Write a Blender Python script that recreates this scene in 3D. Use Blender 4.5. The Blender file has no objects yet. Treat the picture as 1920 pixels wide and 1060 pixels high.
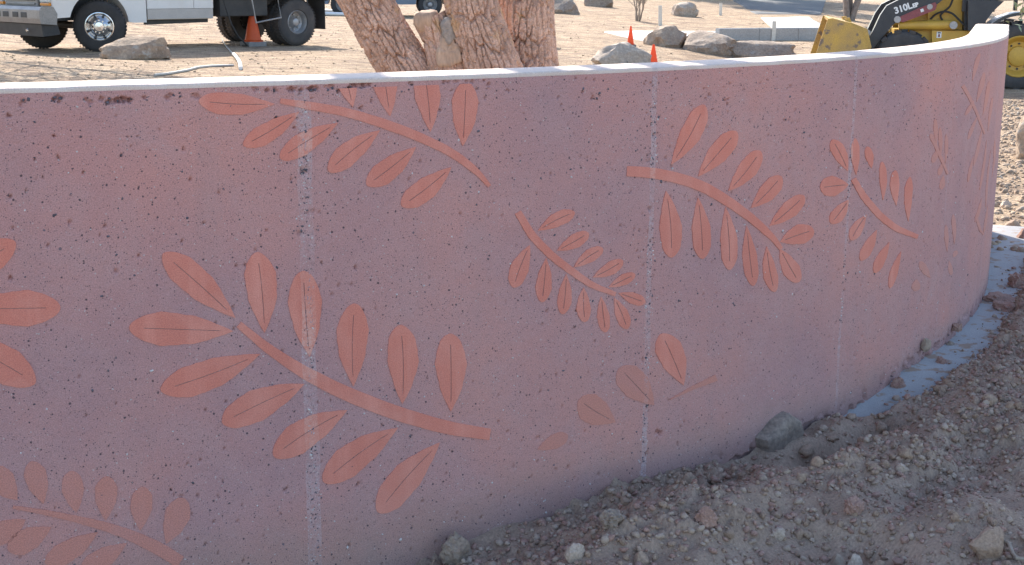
import bpy, bmesh, math, random
import numpy as np
from mathutils import Vector, Matrix
rnd = random.Random(7)
nrs = np.random.RandomState(11)
S = bpy.context.scene
COL = S.collection
R = math.radians

# ------------------------------------------------------------------ camera, sky, sun, exposure
F, PITCH, ROLL, HC = 2574.52, 0.2200474, -0.0066651, 1.456813   # focal length in pixels of a 1920 wide frame
cam = bpy.data.cameras.new('camera'); cam.sensor_width = 36; cam.lens = F/1920*36
cam.clip_start = .05; cam.clip_end = 3000
co = bpy.data.objects.new('camera', cam); COL.objects.link(co); S.camera = co
cp, sp = math.cos(PITCH), math.sin(PITCH)
fw = Vector((0, cp, -sp)); up = Vector((0, sp, cp)); rt = Vector((1, 0, 0))
cr, sr = math.cos(ROLL), math.sin(ROLL)
rt2 = rt*cr - up*(-sr)*-1; up2 = up*cr + rt*sr
rt2 = (rt*cr - up*sr); up2 = (rt*sr + up*cr)
co.matrix_world = Matrix(((rt2.x, up2.x, -fw.x, 0), (rt2.y, up2.y, -fw.y, 0), (rt2.z, up2.z, -fw.z, HC), (0, 0, 0, 1)))

SUN_AZ, SUN_EL = R(-18), R(38)        # azimuth from +Y, positive to the right
sd = Vector((math.sin(SUN_AZ)*math.cos(SUN_EL), math.cos(SUN_AZ)*math.cos(SUN_EL), math.sin(SUN_EL)))
W = bpy.data.worlds.new('World'); S.world = W; W.use_nodes = True
wn = W.node_tree; bg = wn.nodes['Background']
sky = wn.nodes.new('ShaderNodeTexSky'); sky.sky_type = 'NISHITA'; sky.sun_disc = False
sky.sun_elevation = SUN_EL; sky.sun_rotation = SUN_AZ
wn.links.new(sky.outputs[0], bg.inputs[0]); bg.inputs[1].default_value = .15
sl = bpy.data.lights.new('sun', 'SUN'); sl.energy = 3.9; sl.angle = R(.55); sl.color = (1, .93, .82)
so = bpy.data.objects.new('sun', sl); COL.objects.link(so)
so.rotation_euler = (-sd).to_track_quat('-Z', 'Y').to_euler()
S.view_settings.view_transform = 'Standard'; S.view_settings.look = 'None'
S.view_settings.exposure = 1.3; S.view_settings.gamma = 1
S.view_settings.use_curve_mapping = False

# ------------------------------------------------------------------ noise and pixel helpers
def _h(ix, iy, iz, seed):
    n = (ix*374761393 + iy*668265263 + iz*2147483647 + seed*144665) & 0xffffffff
    n = ((n ^ (n >> 13))*1274126177) & 0xffffffff
    n = ((n ^ (n >> 16))*2246822519) & 0xffffffff
    return ((n ^ (n >> 15)) & 0xffffff)/float(0xffffff)
def vnoise(x, y, z=0., seed=0):
    x, y, z = np.broadcast_arrays(np.asarray(x, float), np.asarray(y, float), np.asarray(z, float))
    fx, fy, fz = np.floor(x), np.floor(y), np.floor(z)
    ix, iy, iz = fx.astype(np.int64), fy.astype(np.int64), fz.astype(np.int64)
    u, v, w = x-fx, y-fy, z-fz
    u, v, w = u*u*(3-2*u), v*v*(3-2*v), w*w*(3-2*w)
    def L(a, b, t): return a+(b-a)*t
    c = [[[_h(ix+i, iy+j, iz+k, seed) for k in (0, 1)] for j in (0, 1)] for i in (0, 1)]
    return L(L(L(c[0][0][0], c[1][0][0], u), L(c[0][1][0], c[1][1][0], u), v),
             L(L(c[0][0][1], c[1][0][1], u), L(c[0][1][1], c[1][1][1], u), v), w)*2-1
def fbm(x, y, z=0., seed=0, octs=4):
    t, a = 0, 1.
    for o in range(octs):
        t = t + a*vnoise(x*2**o, y*2**o, np.asarray(z)*2**o, seed+o*17); a *= .5
    return t
def sm(x, a, b):
    t = np.clip((np.asarray(x, float)-a)/(b-a), 0, 1); return t*t*(3-2*t)
def ray(px, py):
    u, v = px-960, py-530
    c, s = math.cos(-ROLL), math.sin(-ROLL); u, v = u*c-v*s, u*s+v*c
    return np.array([u/F, cp-(v/F)*sp, -sp-(v/F)*cp])
def at_y(px, py, Y):
    r = ray(px, py); t = Y/r[1]; return Vector((r[0]*t, Y, HC+r[2]*t))
def at_z(px, py, z):
    r = ray(px, py); t = (z-HC)/r[2]; return Vector((r[0]*t, r[1]*t, z))

# ------------------------------------------------------------------ the wall line (s along it, n towards the viewer)
H = 1.2; TH = .185; S_END = 5.3; S_ST = 3.9
SS = np.linspace(-4, 12, 1601)
_s = np.minimum(SS, S_ST)
_s2 = np.maximum(_s, -1.6)
ANG = .5640707+.1361586*_s2+.0510539*_s2**2/2-.0127398*_s2**3/3
_dx, _dy = np.cos(ANG), np.sin(ANG)
WX = np.concatenate([[0], np.cumsum((_dx[1:]+_dx[:-1])*.005)]); WY = np.concatenate([[0], np.cumsum((_dy[1:]+_dy[:-1])*.005)])
WX -= np.interp(0, SS, WX); WY += 3.7436178-np.interp(0, SS, WY)
def wp(s, n=0.):
    a = np.interp(s, SS, ANG)
    return np.interp(s, SS, WX)+n*np.sin(a), np.interp(s, SS, WY)-n*np.cos(a)
def sn(x, y):
    x = np.atleast_1d(x).ravel(); y = np.atleast_1d(y).ravel(); so_, no_ = np.empty(len(x)), np.empty(len(x))
    q = slice(0, None, 4); X, Y, A, T = WX[q], WY[q], ANG[q], SS[q]
    for i in range(0, len(x), 4000):
        j = slice(i, i+4000)
        k = np.argmin((x[j, None]-X)**2+(y[j, None]-Y)**2, 1)
        a = A[k]; ex, ey = x[j]-X[k], y[j]-Y[k]
        so_[j] = T[k]+ex*np.cos(a)+ey*np.sin(a); no_[j] = ex*np.sin(a)-ey*np.cos(a)
    return so_, no_
_vis = (SS >= -3) & (SS <= 3.88)
_vx = (WX/WY)[_vis]; _vs = SS[_vis]
def wallpt(px, py):
    r = ray(px, py); s = float(np.interp(r[0]/r[1], _vx, _vs)); Y = float(np.interp(s, SS, WY))
    return s, HC+r[2]/r[1]*Y
# ------------------------------------------------------------------ ground heights
def base_z(s): return np.interp(s, [-4, -.2, .5, 1.5, 2.1, 4], [-.4, -.17, -.118, -.078, -.012, 0])
PADS = [(-5.2, 24.2, 4.5, .2), (8., 25.5, 4.5, -.46)]
def g_far(x, y):
    z = .14-.049*np.clip(x, -60, 60)-.0047*y+.033*np.clip(y-27, 0, 40)*sm(x, -6, 2)+.012*np.clip(y-27, 0, 40)*(1-sm(x, -6, 2))
    for (px, py, r, pz) in PADS:
        w = 1-sm(np.hypot(x-px, y-py), r*.6, r*1.5); z = z*(1-w)+pz*w
    return z+.035*fbm(x*.35, y*.35, 0, 3, 3)*sm(y, 8, 13)
def near_z(s, n, x, y):
    w = np.maximum(sm(s, 3.6, 6.), sm(n, 2, 7)*sm(s, -1, 3))
    return base_z(s)*(1-w)+g_far(x, y)*w
def edge_n(s): return np.interp(s, [-4, 1.35, 1.6, 2.0, 2.7, 3.2, 3.8, 4.5, 5.3, 7], [-.2, -.1, .09, .155, .16, .13, .15, .17, .1, -.3])
def relief(s, n):
    n_ = n+.035*fbm(s*9, n*9, 0, 31, 3)
    e = edge_n(s)
    rise = sm(n_, e-.01, e+.07)
    r = -.045+rise*.075
    crest = np.interp(s, [-4, -.4, .1, .55, .85, 1.15], [.0, .04, .085, .095, .07, 0])
    nc = np.interp(s, [-1, .0, .9], [.5, .37, .29])
    r = r+crest*np.exp(-((n_-nc)/.16)**2)*sm(n_, .0, .12)
    tw = sm(s, .75, 1.0)*(1-sm(s, 1.4, 1.68)); nt = .2+.02*np.sin(s*9); r = r-tw*.095*np.exp(-((n_-nt)/.07)**2)+tw*.03*np.exp(-((n_-nt-.17)/.07)**2)
    r = r-.03*np.exp(-((n_-.15)/.07)**2-((s-.6)/.3)**2)
    r = r+.05*np.exp(-((s-.95)/.16)**2-((n-.85)/.13)**2)-.03*np.exp(-((s-.55)/.14)**2-((n-.72)/.12)**2)
    r = r+.035*np.exp(-((s-1.0)/.3)**2-((n-.5)/.12)**2)+.045*np.exp(-((s+.1)/.2)**2-((n-.55)/.1)**2)-.035*np.exp(-((s-.15)/.16)**2-((n-.75)/.1)**2)+.03*np.exp(-((s-1.7)/.25)**2-((n-.42)/.1)**2)
    r = r+.025*np.exp(-((s-.35)/.2)**2-((n-.6)/.15)**2)
    d = rise*sm(n_, e-.01, e+.1)
    r = r+d*(.03*fbm(s*5, n*5, 0, 5, 3))
    lump = fbm(s*22, n*22, 0, 9, 3)
    patch = sm(fbm(s*3.3, n*3.3, 0, 77, 2), -.35, .35)
    r = r+d*patch*(.019*np.abs(lump)+.009*fbm(s*60, n*60, 0, 12, 2))+d*.0025*fbm(s*90, n*90, 0, 14, 2)
    return r
def bank_z(s, n, x, y):
    w = sm(s, 3.9, 5.5)
    z = near_z(s, n, x, y)+relief(s, n)*(1-w)+w*(.02+.012*fbm(s*4, n*4, 0, 8, 4))
    z = z-.075*np.exp(-((n-.05)/.085)**2-((s-.93)/.13)**2)
    e = 1-(sm(s, -1.95, -1.6)*(1-sm(s, 4.45, 4.95))*(1-sm(n, 2.8, 3.2)))
    return z-.05*e
def gz(x, y):
    s, n = sn(x, y); x = np.atleast_1d(x); y = np.atleast_1d(y)
    near = (n > 0) & (s > -1.6) & (s < 4.7) & (n < 3)
    return np.where(near, bank_z(s, n, x, y), np.where((n > 0) & (s < 5.3), near_z(s, n, x, y), g_far(x, y)))
def hit(px, py):
    r = ray(px, py); t = np.concatenate([np.arange(2.4, 12, .012), np.arange(12, 120, .06)])/r[1]
    x, y, z = r[0]*t, r[1]*t, HC+r[2]*t
    k = np.argmax(z < gz(x, y)); return Vector((x[k], y[k], float(gz(x[k], y[k])[0])))
def hit_far(px, py):          # the ground beyond the wall, seen or not
    r = ray(px, py); t = np.arange(5, 140, .03)/r[1]
    x, y, z = r[0]*t, r[1]*t, HC+r[2]*t
    k = np.argmax(z < g_far(x, y)); return Vector((x[k], y[k], float(g_far(x[k], y[k]))))

# ------------------------------------------------------------------ materials
def nodes(name):
    m = bpy.data.materials.new(name); m.use_nodes = True; t = m.node_tree
    return m, t, t.nodes['Principled BSDF']
def N(t, kind, **kw):
    n = t.nodes.new('ShaderNode'+kind)
    for k, v in kw.items():
        if k in n.inputs: n.inputs[k].default_value = v
        else: setattr(n, k, v)
    return n
def rgb(c): return (c[0], c[1], c[2], 1)
def ramp(t, src, stops):
    n = t.nodes.new('ShaderNodeValToRGB'); e = n.color_ramp.elements
    while len(e) < len(stops): e.new(.5)
    for el, (p, c) in zip(e, stops):
        el.position = p; el.color = rgb(c) if not isinstance(c, (int, float)) else (c, c, c, 1)
    t.links.new(src, n.inputs[0]); return n.outputs[0]
def mix(t, fac, a, b, mode='MIX'):
    n = t.nodes.new('ShaderNodeMix'); n.data_type = 'RGBA'; n.blend_type = mode
    for s_, v in ((n.inputs[0], fac), (n.inputs[6], a), (n.inputs[7], b)):
        if isinstance(v, bpy.types.NodeSocket): t.links.new(v, s_)
        else: s_.default_value = v if isinstance(v, (int, float)) else rgb(v)
    return n.outputs[2]
def math_(t, op, a, b=0.):
    n = t.nodes.new('ShaderNodeMath'); n.operation = op
    for s_, v in ((n.inputs[0], a), (n.inputs[1], b)):
        if isinstance(v, bpy.types.NodeSocket): t.links.new(v, s_)
        else: s_.default_value = v
    return n.outputs[0]
def coord(t, which, scale=(1, 1, 1)):
    tc = t.nodes.new('ShaderNodeTexCoord'); mp = t.nodes.new('ShaderNodeMapping'); mp.inputs[3].default_value = scale
    t.links.new(tc.outputs[which], mp.inputs[0]); return mp.outputs[0]
def noise(t, vec, scale, detail=3, rough=.55, dist=0):
    n = N(t, 'TexNoise'); n.inputs['Scale'].default_value = scale; n.inputs['Detail'].default_value = detail
    n.inputs['Roughness'].default_value = rough; n.inputs['Distortion'].default_value = dist
    t.links.new(vec, n.inputs['Vector']); return n.outputs['Fac']
def bump(t, b, h, strength, dist):
    n = N(t, 'Bump'); n.inputs['Strength'].default_value = strength; n.inputs['Distance'].default_value = dist
    t.links.new(h, n.inputs['Height']); t.links.new(n.outputs[0], b.inputs['Normal'])
def gen(name, c1, c2, scale=4., rough=.85, metal=0., bs=.3, bscale=60., bd=.004, fine=.25, stretch=(1, 1, 1), spots=None, which='Object'):
    """two-tone weathered material with fine grain and bump"""
    m, t, b = nodes(name); v = coord(t, which, stretch)
    f = ramp(t, noise(t, v, scale, 6, .6), [(.3, 0.), (.7, 1.)])
    c = mix(t, f, c1, c2)
    g = noise(t, v, bscale, 3, .6)
    c = mix(t, fine, c, ramp(t, g, [(.3, .25), (.7, 1.)]), 'OVERLAY')
    if spots:
        sf = ramp(t, noise(t, v, spots[1], 4, .6), [(spots[2], 0.), (spots[2]+.06, 1.)]); c = mix(t, sf, c, spots[0])
    t.links.new(c, b.inputs['Base Color']); b.inputs['Roughness'].default_value = rough; b.inputs['Metallic'].default_value = metal
    if bs: bump(t, b, g, bs, bd)
    return m
SEAMS = [-1.70, -.606, .50, 1.493, 2.38, 3.3]
def concrete(name, c1, c2, c3, pits, seamc, grain=.35, stain=0.):
    m, t, b = nodes(name); v = coord(t, 'UV'); sx = N(t, 'SeparateXYZ'); t.links.new(v, sx.inputs[0])
    c1 = mix(t, ramp(t, noise(t, v, .55, 3, .5), [(.4, 0.), (.62, .55)]), c1, (c1[0]*1.06, c1[1]*.93, c1[2]*.9))
    c = mix(t, ramp(t, noise(t, v, 1.3, 4, .55), [(.36, 0.), (.64, 1.)]), c1, c2)
    c = mix(t, ramp(t, noise(t, v, 5.5, 6, .65, .4), [(.45, 0.), (.75, .8)]), c, c3)
    if stain:
        vs = coord(t, 'UV', (9, .7, 1)); c = mix(t, ramp(t, noise(t, vs, 1.6, 4, .6), [(.5, 0.), (.72, stain)]), c, (c3[0]*1.15, c3[1]*1.15, c3[2]*1.15))
    if pits:                                     # dust splashed up from the soil along the foot
        dz = math_(t, 'ADD', sx.outputs[1], math_(t, 'MULTIPLY', math_(t, 'SUBTRACT', noise(t, v, 6, 5, .65), .5), .22))
        dm = N(t, 'MapRange'); dm.inputs['From Min'].default_value = .1; dm.inputs['From Max'].default_value = -.12; t.links.new(dz, dm.inputs['Value'])
        c = mix(t, math_(t, 'MULTIPLY', dm.outputs[0], .65), c, (.30, .215, .18))
        c = mix(t, ramp(t, noise(t, coord(t, 'UV', (6, .5, 1)), 1.2, 5, .6), [(.55, 0.), (.75, .35)]), c, (.36, .225, .215))
    # pale rough strips where the forms met
    wob = math_(t, 'MULTIPLY', math_(t, 'SUBTRACT', noise(t, v, 7, 4), .5), .022)
    sv = math_(t, 'ADD', sx.outputs[0], wob); tot = None
    for k, s0 in enumerate(SEAMS):
        d = math_(t, 'ABSOLUTE', math_(t, 'SUBTRACT', sv, s0))
        q = math_(t, 'LESS_THAN', d, (.017, .019, .010, .008, .004, .003)[k])
        tot = q if tot is None else math_(t, 'MAXIMUM', tot, q)
    tot = math_(t, 'MULTIPLY', tot, ramp(t, noise(t, v, 3.2, 5, .65), [(.36, .05), (.62, .8)]))
    tot = math_(t, 'MULTIPLY', tot, ramp(t, noise(t, v, 75, 3, .65), [(.34, .15), (.58, 1.)]))
    c = mix(t, tot, c, seamc)
    g = noise(t, v, 330, 2, .6)
    c = mix(t, grain, c, ramp(t, g, [(.28, .2), (.72, 1.)]), 'OVERLAY')
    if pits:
        for (sc, thr, keep, col, clus) in ((95, .2, .81, (.05, .04, .05), .5), (62, .15, .965, (.13, .11, .13), .46), (120, .17, .86, (.5, .42, .4), .4), (210, .24, .72, (.11, .08, .09), .44)):  # stone specks; the dark ones also paint in the shade of pits
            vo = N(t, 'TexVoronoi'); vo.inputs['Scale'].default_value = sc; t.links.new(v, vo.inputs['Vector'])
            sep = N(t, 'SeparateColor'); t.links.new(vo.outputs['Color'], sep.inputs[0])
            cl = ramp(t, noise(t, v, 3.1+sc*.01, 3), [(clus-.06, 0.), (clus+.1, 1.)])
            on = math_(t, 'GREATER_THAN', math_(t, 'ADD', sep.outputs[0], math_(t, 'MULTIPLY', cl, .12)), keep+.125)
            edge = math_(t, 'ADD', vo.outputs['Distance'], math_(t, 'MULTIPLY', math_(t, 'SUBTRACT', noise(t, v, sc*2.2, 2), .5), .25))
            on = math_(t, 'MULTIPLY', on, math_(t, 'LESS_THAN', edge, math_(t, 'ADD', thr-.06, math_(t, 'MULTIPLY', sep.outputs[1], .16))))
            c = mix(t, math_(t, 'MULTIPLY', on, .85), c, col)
    t.links.new(c, b.inputs['Base Color']); b.inputs['Roughness'].default_value = .9
    bump(t, b, noise(t, v, 190, 4, .7), .5, .0025)
    return m
M = {}
M['wall'] = concrete('wall_concrete', (.505, .26, .23), (.385, .228, .23), (.45, .275, .265), True, (.46, .36, .37))
M['leaf'] = concrete('leaf_concrete', (.635, .22, .16), (.565, .2, .15), (.66, .285, .225), False, (.66, .4, .34), .3, .45)
M['leaf_faint'] = concrete('leaf_concrete_worn', (.53, .23, .18), (.48, .215, .175), (.49, .235, .205), False, (.52, .3, .27), .35, .2)
M['leaf_worn'] = concrete('leaf_concrete_far', (.54, .25, .2), (.49, .235, .2), (.5, .255, .22), False, (.5, .32, .29), .35, .2)
M['groove'] = gen('groove_shade', (.26, .14, .125), (.33, .18, .155), 40)  # darker tone that paints in the shade down the midrib grooves
M['cap'] = concrete('cap_concrete', (.66, .53, .45), (.58, .47, .41), (.7, .58, .5), False, (.5, .38, .34), .25)
M['footing'] = gen('footing_concrete', (.30, .29, .29), (.36, .34, .33), 6, .9, bs=.35, bscale=220, bd=.002, spots=((.31, .215, .16), 11, .55))
M['dirt'] = gen('loose_dirt', (.26, .175, .125), (.34, .235, .17), 5, .95, bs=.8, bscale=150, bd=.006, fine=.5, spots=((.17, .12, .095), 9, .62))
M['pebble'] = gen('pebble', (.31, .225, .165), (.43, .33, .26), 23, .9, bs=.4, bscale=240, bd=.002)
M['clod'] = gen('red_clod', (.29, .165, .125), (.36, .235, .19), 16, .95, bs=.7, bscale=170, bd=.004, fine=.45)
M['ground'] = None
M['rock_tan'] = gen('rock_tan', (.41, .305, .215), (.24, .165, .115), 3.2, .92, bs=.7, bscale=26, bd=.02, fine=.4, spots=((.42, .36, .3), 5, .6))
M['rock_grey'] = gen('rock_grey', (.37, .285, .215), (.23, .172, .132), 3.6, .92, bs=.7, bscale=24, bd=.02, fine=.4, spots=((.36, .31, .26), 6, .6))
M['rock_pale'] = gen('rock_pale', (.45, .365, .29), (.32, .25, .19), 2.6, .92, bs=.7, bscale=22, bd=.02, fine=.35, spots=((.2, .17, .14), 7, .66))
M['stone_green'] = gen('stone_grey', (.30, .225, .175), (.2, .155, .12), 14, .9, bs=.6, bscale=90, bd=.005, fine=.4)
M['stone_dark'] = gen('stone_dark', (.27, .21, .17), (.18, .14, .115), 14, .9, bs=.7, bscale=70, bd=.006, fine=.4)
M['stone_tan'] = gen('stone_tan', (.36, .255, .185), (.28, .19, .135), 18, .9, bs=.6, bscale=140, bd=.004, fine=.4)
M['stone_pale'] = gen('stone_pale', (.46, .36, .285), (.37, .285, .22), 18, .9, bs=.6, bscale=140, bd=.004, fine=.4)
M['bark'] = gen('bark', (.55, .36, .275), (.33, .2, .145), 9, .95, bs=.5, bscale=120, bd=.004, fine=.4, spots=((.52, .32, .19), 5, .6))
M['bark_grey'] = gen('bark_grey', (.27, .22, .19), (.17, .135, .115), 9, .95, bs=.5, bscale=90, bd=.006, fine=.4)
M['wood'] = gen('bare_wood', (.5, .345, .245), (.33, .215, .15), 12, .85, bs=.4, bscale=80, bd=.003, stretch=(1, 1, .3))
M['wood_grey'] = gen('cut_wood_grey', (.25, .205, .175), (.34, .28, .235), 20, .9, bs=.5, bscale=60, bd=.004)
M['twig'] = gen('dry_twig', (.34, .28, .22), (.25, .195, .15), 20, .9)
M['straw'] = gen('straw', (.43, .32, .2), (.3, .21, .135), 2, .9, bs=0)
M['foliage'] = gen('foliage', (.06, .09, .035), (.1, .12, .06), 3, .7, bs=0)
M['foliage_pale'] = gen('foliage_pale', (.2, .25, .14), (.28, .31, .19), 8, .7, bs=0)
M['cone'] = gen('cone_orange', (.85, .16, .05), (.78, .13, .04), 5, .5, bs=.05)
_t = M['cone'].node_tree; _b = _t.nodes['Principled BSDF']; _tr = _t.nodes.new('ShaderNodeBsdfTranslucent'); _tr.inputs[0].default_value = (.85, .2, .06, 1)
_mx = _t.nodes.new('ShaderNodeMixShader'); _mx.inputs[0].default_value = .45; _t.links.new(_b.outputs[0], _mx.inputs[1]); _t.links.new(_tr.outputs[0], _mx.inputs[2]); _t.links.new(_mx.outputs[0], _t.nodes['Material Output'].inputs[0])
M['rubber'] = gen('tyre_rubber', (.028, .028, .03), (.05, .047, .045), 6, .85, bs=.3, bscale=90)
M['rubber_dusty'] = gen('tyre_rubber_dusty', (.04, .04, .043), (.085, .075, .068), 5, .9, bs=.3, bscale=90)
M['grey_rubber'] = gen('cone_base', (.17, .165, .165), (.24, .225, .215), 9, .9)
M['white_paint'] = gen('truck_white', (.72, .71, .69), (.64, .62, .59), 2.2, .35, bs=0, fine=.06)
M['tan_stripe'] = gen('truck_lower_grey', (.38, .36, .34), (.46, .43, .4), 4, .4, bs=0, fine=.08)
M['bumper'] = gen('truck_bumper', (.19, .185, .18), (.28, .265, .25), 4, .45, .2, bs=.05)
M['chrome'] = gen('chrome', (.62, .62, .63), (.5, .5, .5), 12, .22, .9, bs=0, fine=.1)
M['steel_black'] = gen('black_steel', (.022, .023, .026), (.05, .048, .046), 5, .6, bs=.1)
M['steel_grey'] = gen('grey_steel', (.3, .3, .31), (.4, .39, .38), 9, .5, .5, bs=.1)
M['glass_dark'] = gen('dark_glass', (.02, .025, .03), (.03, .035, .04), 3, .08, bs=0, fine=0)
M['lamp_glass'] = gen('lamp_glass', (.6, .62, .58), (.5, .54, .5), 8, .15, bs=0, fine=0)
M['amber'] = gen('amber_lens', (.75, .28, .03), (.65, .22, .03), 8, .25, bs=0, fine=0)
M['yellow'] = gen('machine_yellow', (.62, .37, .055), (.5, .29, .05), 3, .5, bs=.08, fine=.15, spots=((.34, .22, .1), 7, .66))
M['yellow_worn'] = gen('bucket_yellow_worn', (.55, .34, .07), (.38, .25, .1), 3.5, .6, .1, bs=.2, fine=.3, spots=((.2, .15, .11), 5, .58))
M['maroon'] = gen('maroon_paint', (.2, .045, .055), (.26, .07, .075), 4, .5, bs=.05)
M['arm_black'] = gen('arm_black', (.018, .022, .032), (.035, .038, .046), 4, .4, bs=.06)
M['white_print'] = gen('white_print', (.8, .8, .78), (.75, .75, .73), 5, .6, bs=0, fine=0)
M['pvc'] = gen('white_pvc', (.8, .78, .75), (.72, .7, .66), 6, .45, bs=0, fine=.05)
M['hose_grey'] = gen('hose_grey', (.33, .31, .28), (.42, .39, .34), 6, .6, bs=0)
M['stake'] = gen('stake_wood', (.72, .66, .56), (.62, .55, .45), 8, .8)
M['slab'] = gen('slab_concrete', (.52, .5, .46), (.46, .43, .4), 1.1, .9, bs=.2, bscale=40, bd=.003, fine=.15)
M['kerb'] = gen('kerb_concrete', (.40, .375, .345), (.34, .315, .29), 1.6, .9, bs=.3, bscale=30, bd=.004)
M['asphalt'] = gen('asphalt', (.1, .1, .105), (.13, .13, .13), 3, .9, bs=.3)
M['blue_car'] = gen('blue_grey_paint', (.1, .15, .22), (.12, .17, .24), 3, .3, .2, bs=0, fine=.05)
def ground_mat():
    m, t, b = nodes('dry_ground'); v = coord(t, 'Object'); vs = coord(t, 'Object', (.55, 1.15, 1))
    c = mix(t, ramp(t, noise(t, v, .9, 5, .6), [(.35, 0.), (.68, 1.)]), (.39, .262, .162), (.29, .19, .115))
    c = mix(t, ramp(t, noise(t, vs, 4.2, 7, .72), [(.45, 0.), (.64, .95)]), c, (.52, .385, .25))
    c = mix(t, ramp(t, noise(t, vs, 3.1, 7, .75, .6), [(.49, 0.), (.6, .95)]), c, (.175, .112, .072))
    c = mix(t, ramp(t, noise(t, v, 15., 5, .75), [(.55, 0.), (.68, .8)]), c, (.15, .105, .075))
    g = noise(t, v, 42, 4, .7); c = mix(t, .7, c, ramp(t, g, [(.32, .1), (.68, 1.)]), 'OVERLAY')
    t.links.new(c, b.inputs['Base Color']); b.inputs['Roughness'].default_value = .95
    n = N(t, 'Bump'); n.inputs['Strength'].default_value = 1.; n.inputs['Distance'].default_value = .11
    t.links.new(noise(t, vs, 4.6, 8, .72), n.inputs['Height']); t.links.new(n.outputs[0], b.inputs['Normal'])
    return m
M['ground'] = ground_mat()

# ------------------------------------------------------------------ mesh helpers
def link(name, me, mat, parent=None):
    o = bpy.data.objects.new(name, me); COL.objects.link(o)
    if mat: me.materials.append(M[mat] if isinstance(mat, str) else mat)
    if parent: o.parent = parent
    return o
def mk(name, V, Fc, mat, parent=None, off=None, smooth=False, uv=None):
    me = bpy.data.meshes.new(name); V = np.asarray(V, float).reshape(-1, 3)
    if off is not None: V = V-np.array(off)
    if isinstance(Fc, np.ndarray):
        k = Fc.shape[1]; nf = len(Fc)
        me.vertices.add(len(V)); me.vertices.foreach_set('co', V.ravel().astype(np.float32))
        me.loops.add(nf*k); me.loops.foreach_set('vertex_index', Fc.ravel().astype(np.int32))
        me.polygons.add(nf); me.polygons.foreach_set('loop_start', np.arange(0, nf*k, k, dtype=np.int32))
        me.update(calc_edges=True); me.validate()
    else:
        me.from_pydata([tuple(v) for v in V], [], Fc); me.update()
    if uv is not None:
        ul = me.uv_layers.new(name='wall'); idx = np.empty(len(me.loops), np.int32); me.loops.foreach_get('vertex_index', idx)
        ul.data.foreach_set('uv', np.asarray(uv, np.float32)[idx].ravel())
    if smooth: me.polygons.foreach_set('use_smooth', np.ones(len(me.polygons), bool))
    return link(name, me, mat, parent)
def grid_faces(a, b, closed=False):
    i = np.arange(a-1)[:, None]; j = np.arange(b if closed else b-1)[None]
    j2 = (j+1) % b
    return np.stack(np.broadcast_arrays(i*b+j, (i+1)*b+j, (i+1)*b+j2, i*b+j2), -1).reshape(-1, 4)
def tag(o, label=None, cat=None, group=None, kind=None):
    for k, v in (('label', label), ('category', cat), ('group', group), ('kind', kind)):
        if v: o[k] = v
    return o
def thing(name, label, cat, loc=(0, 0, 0), rz=0, group=None):
    o = bpy.data.objects.new(name, None); COL.objects.link(o); o.location = loc; o.rotation_euler = (0, 0, rz)
    o.empty_display_size = .2
    return tag(o, label, cat, group)
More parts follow.
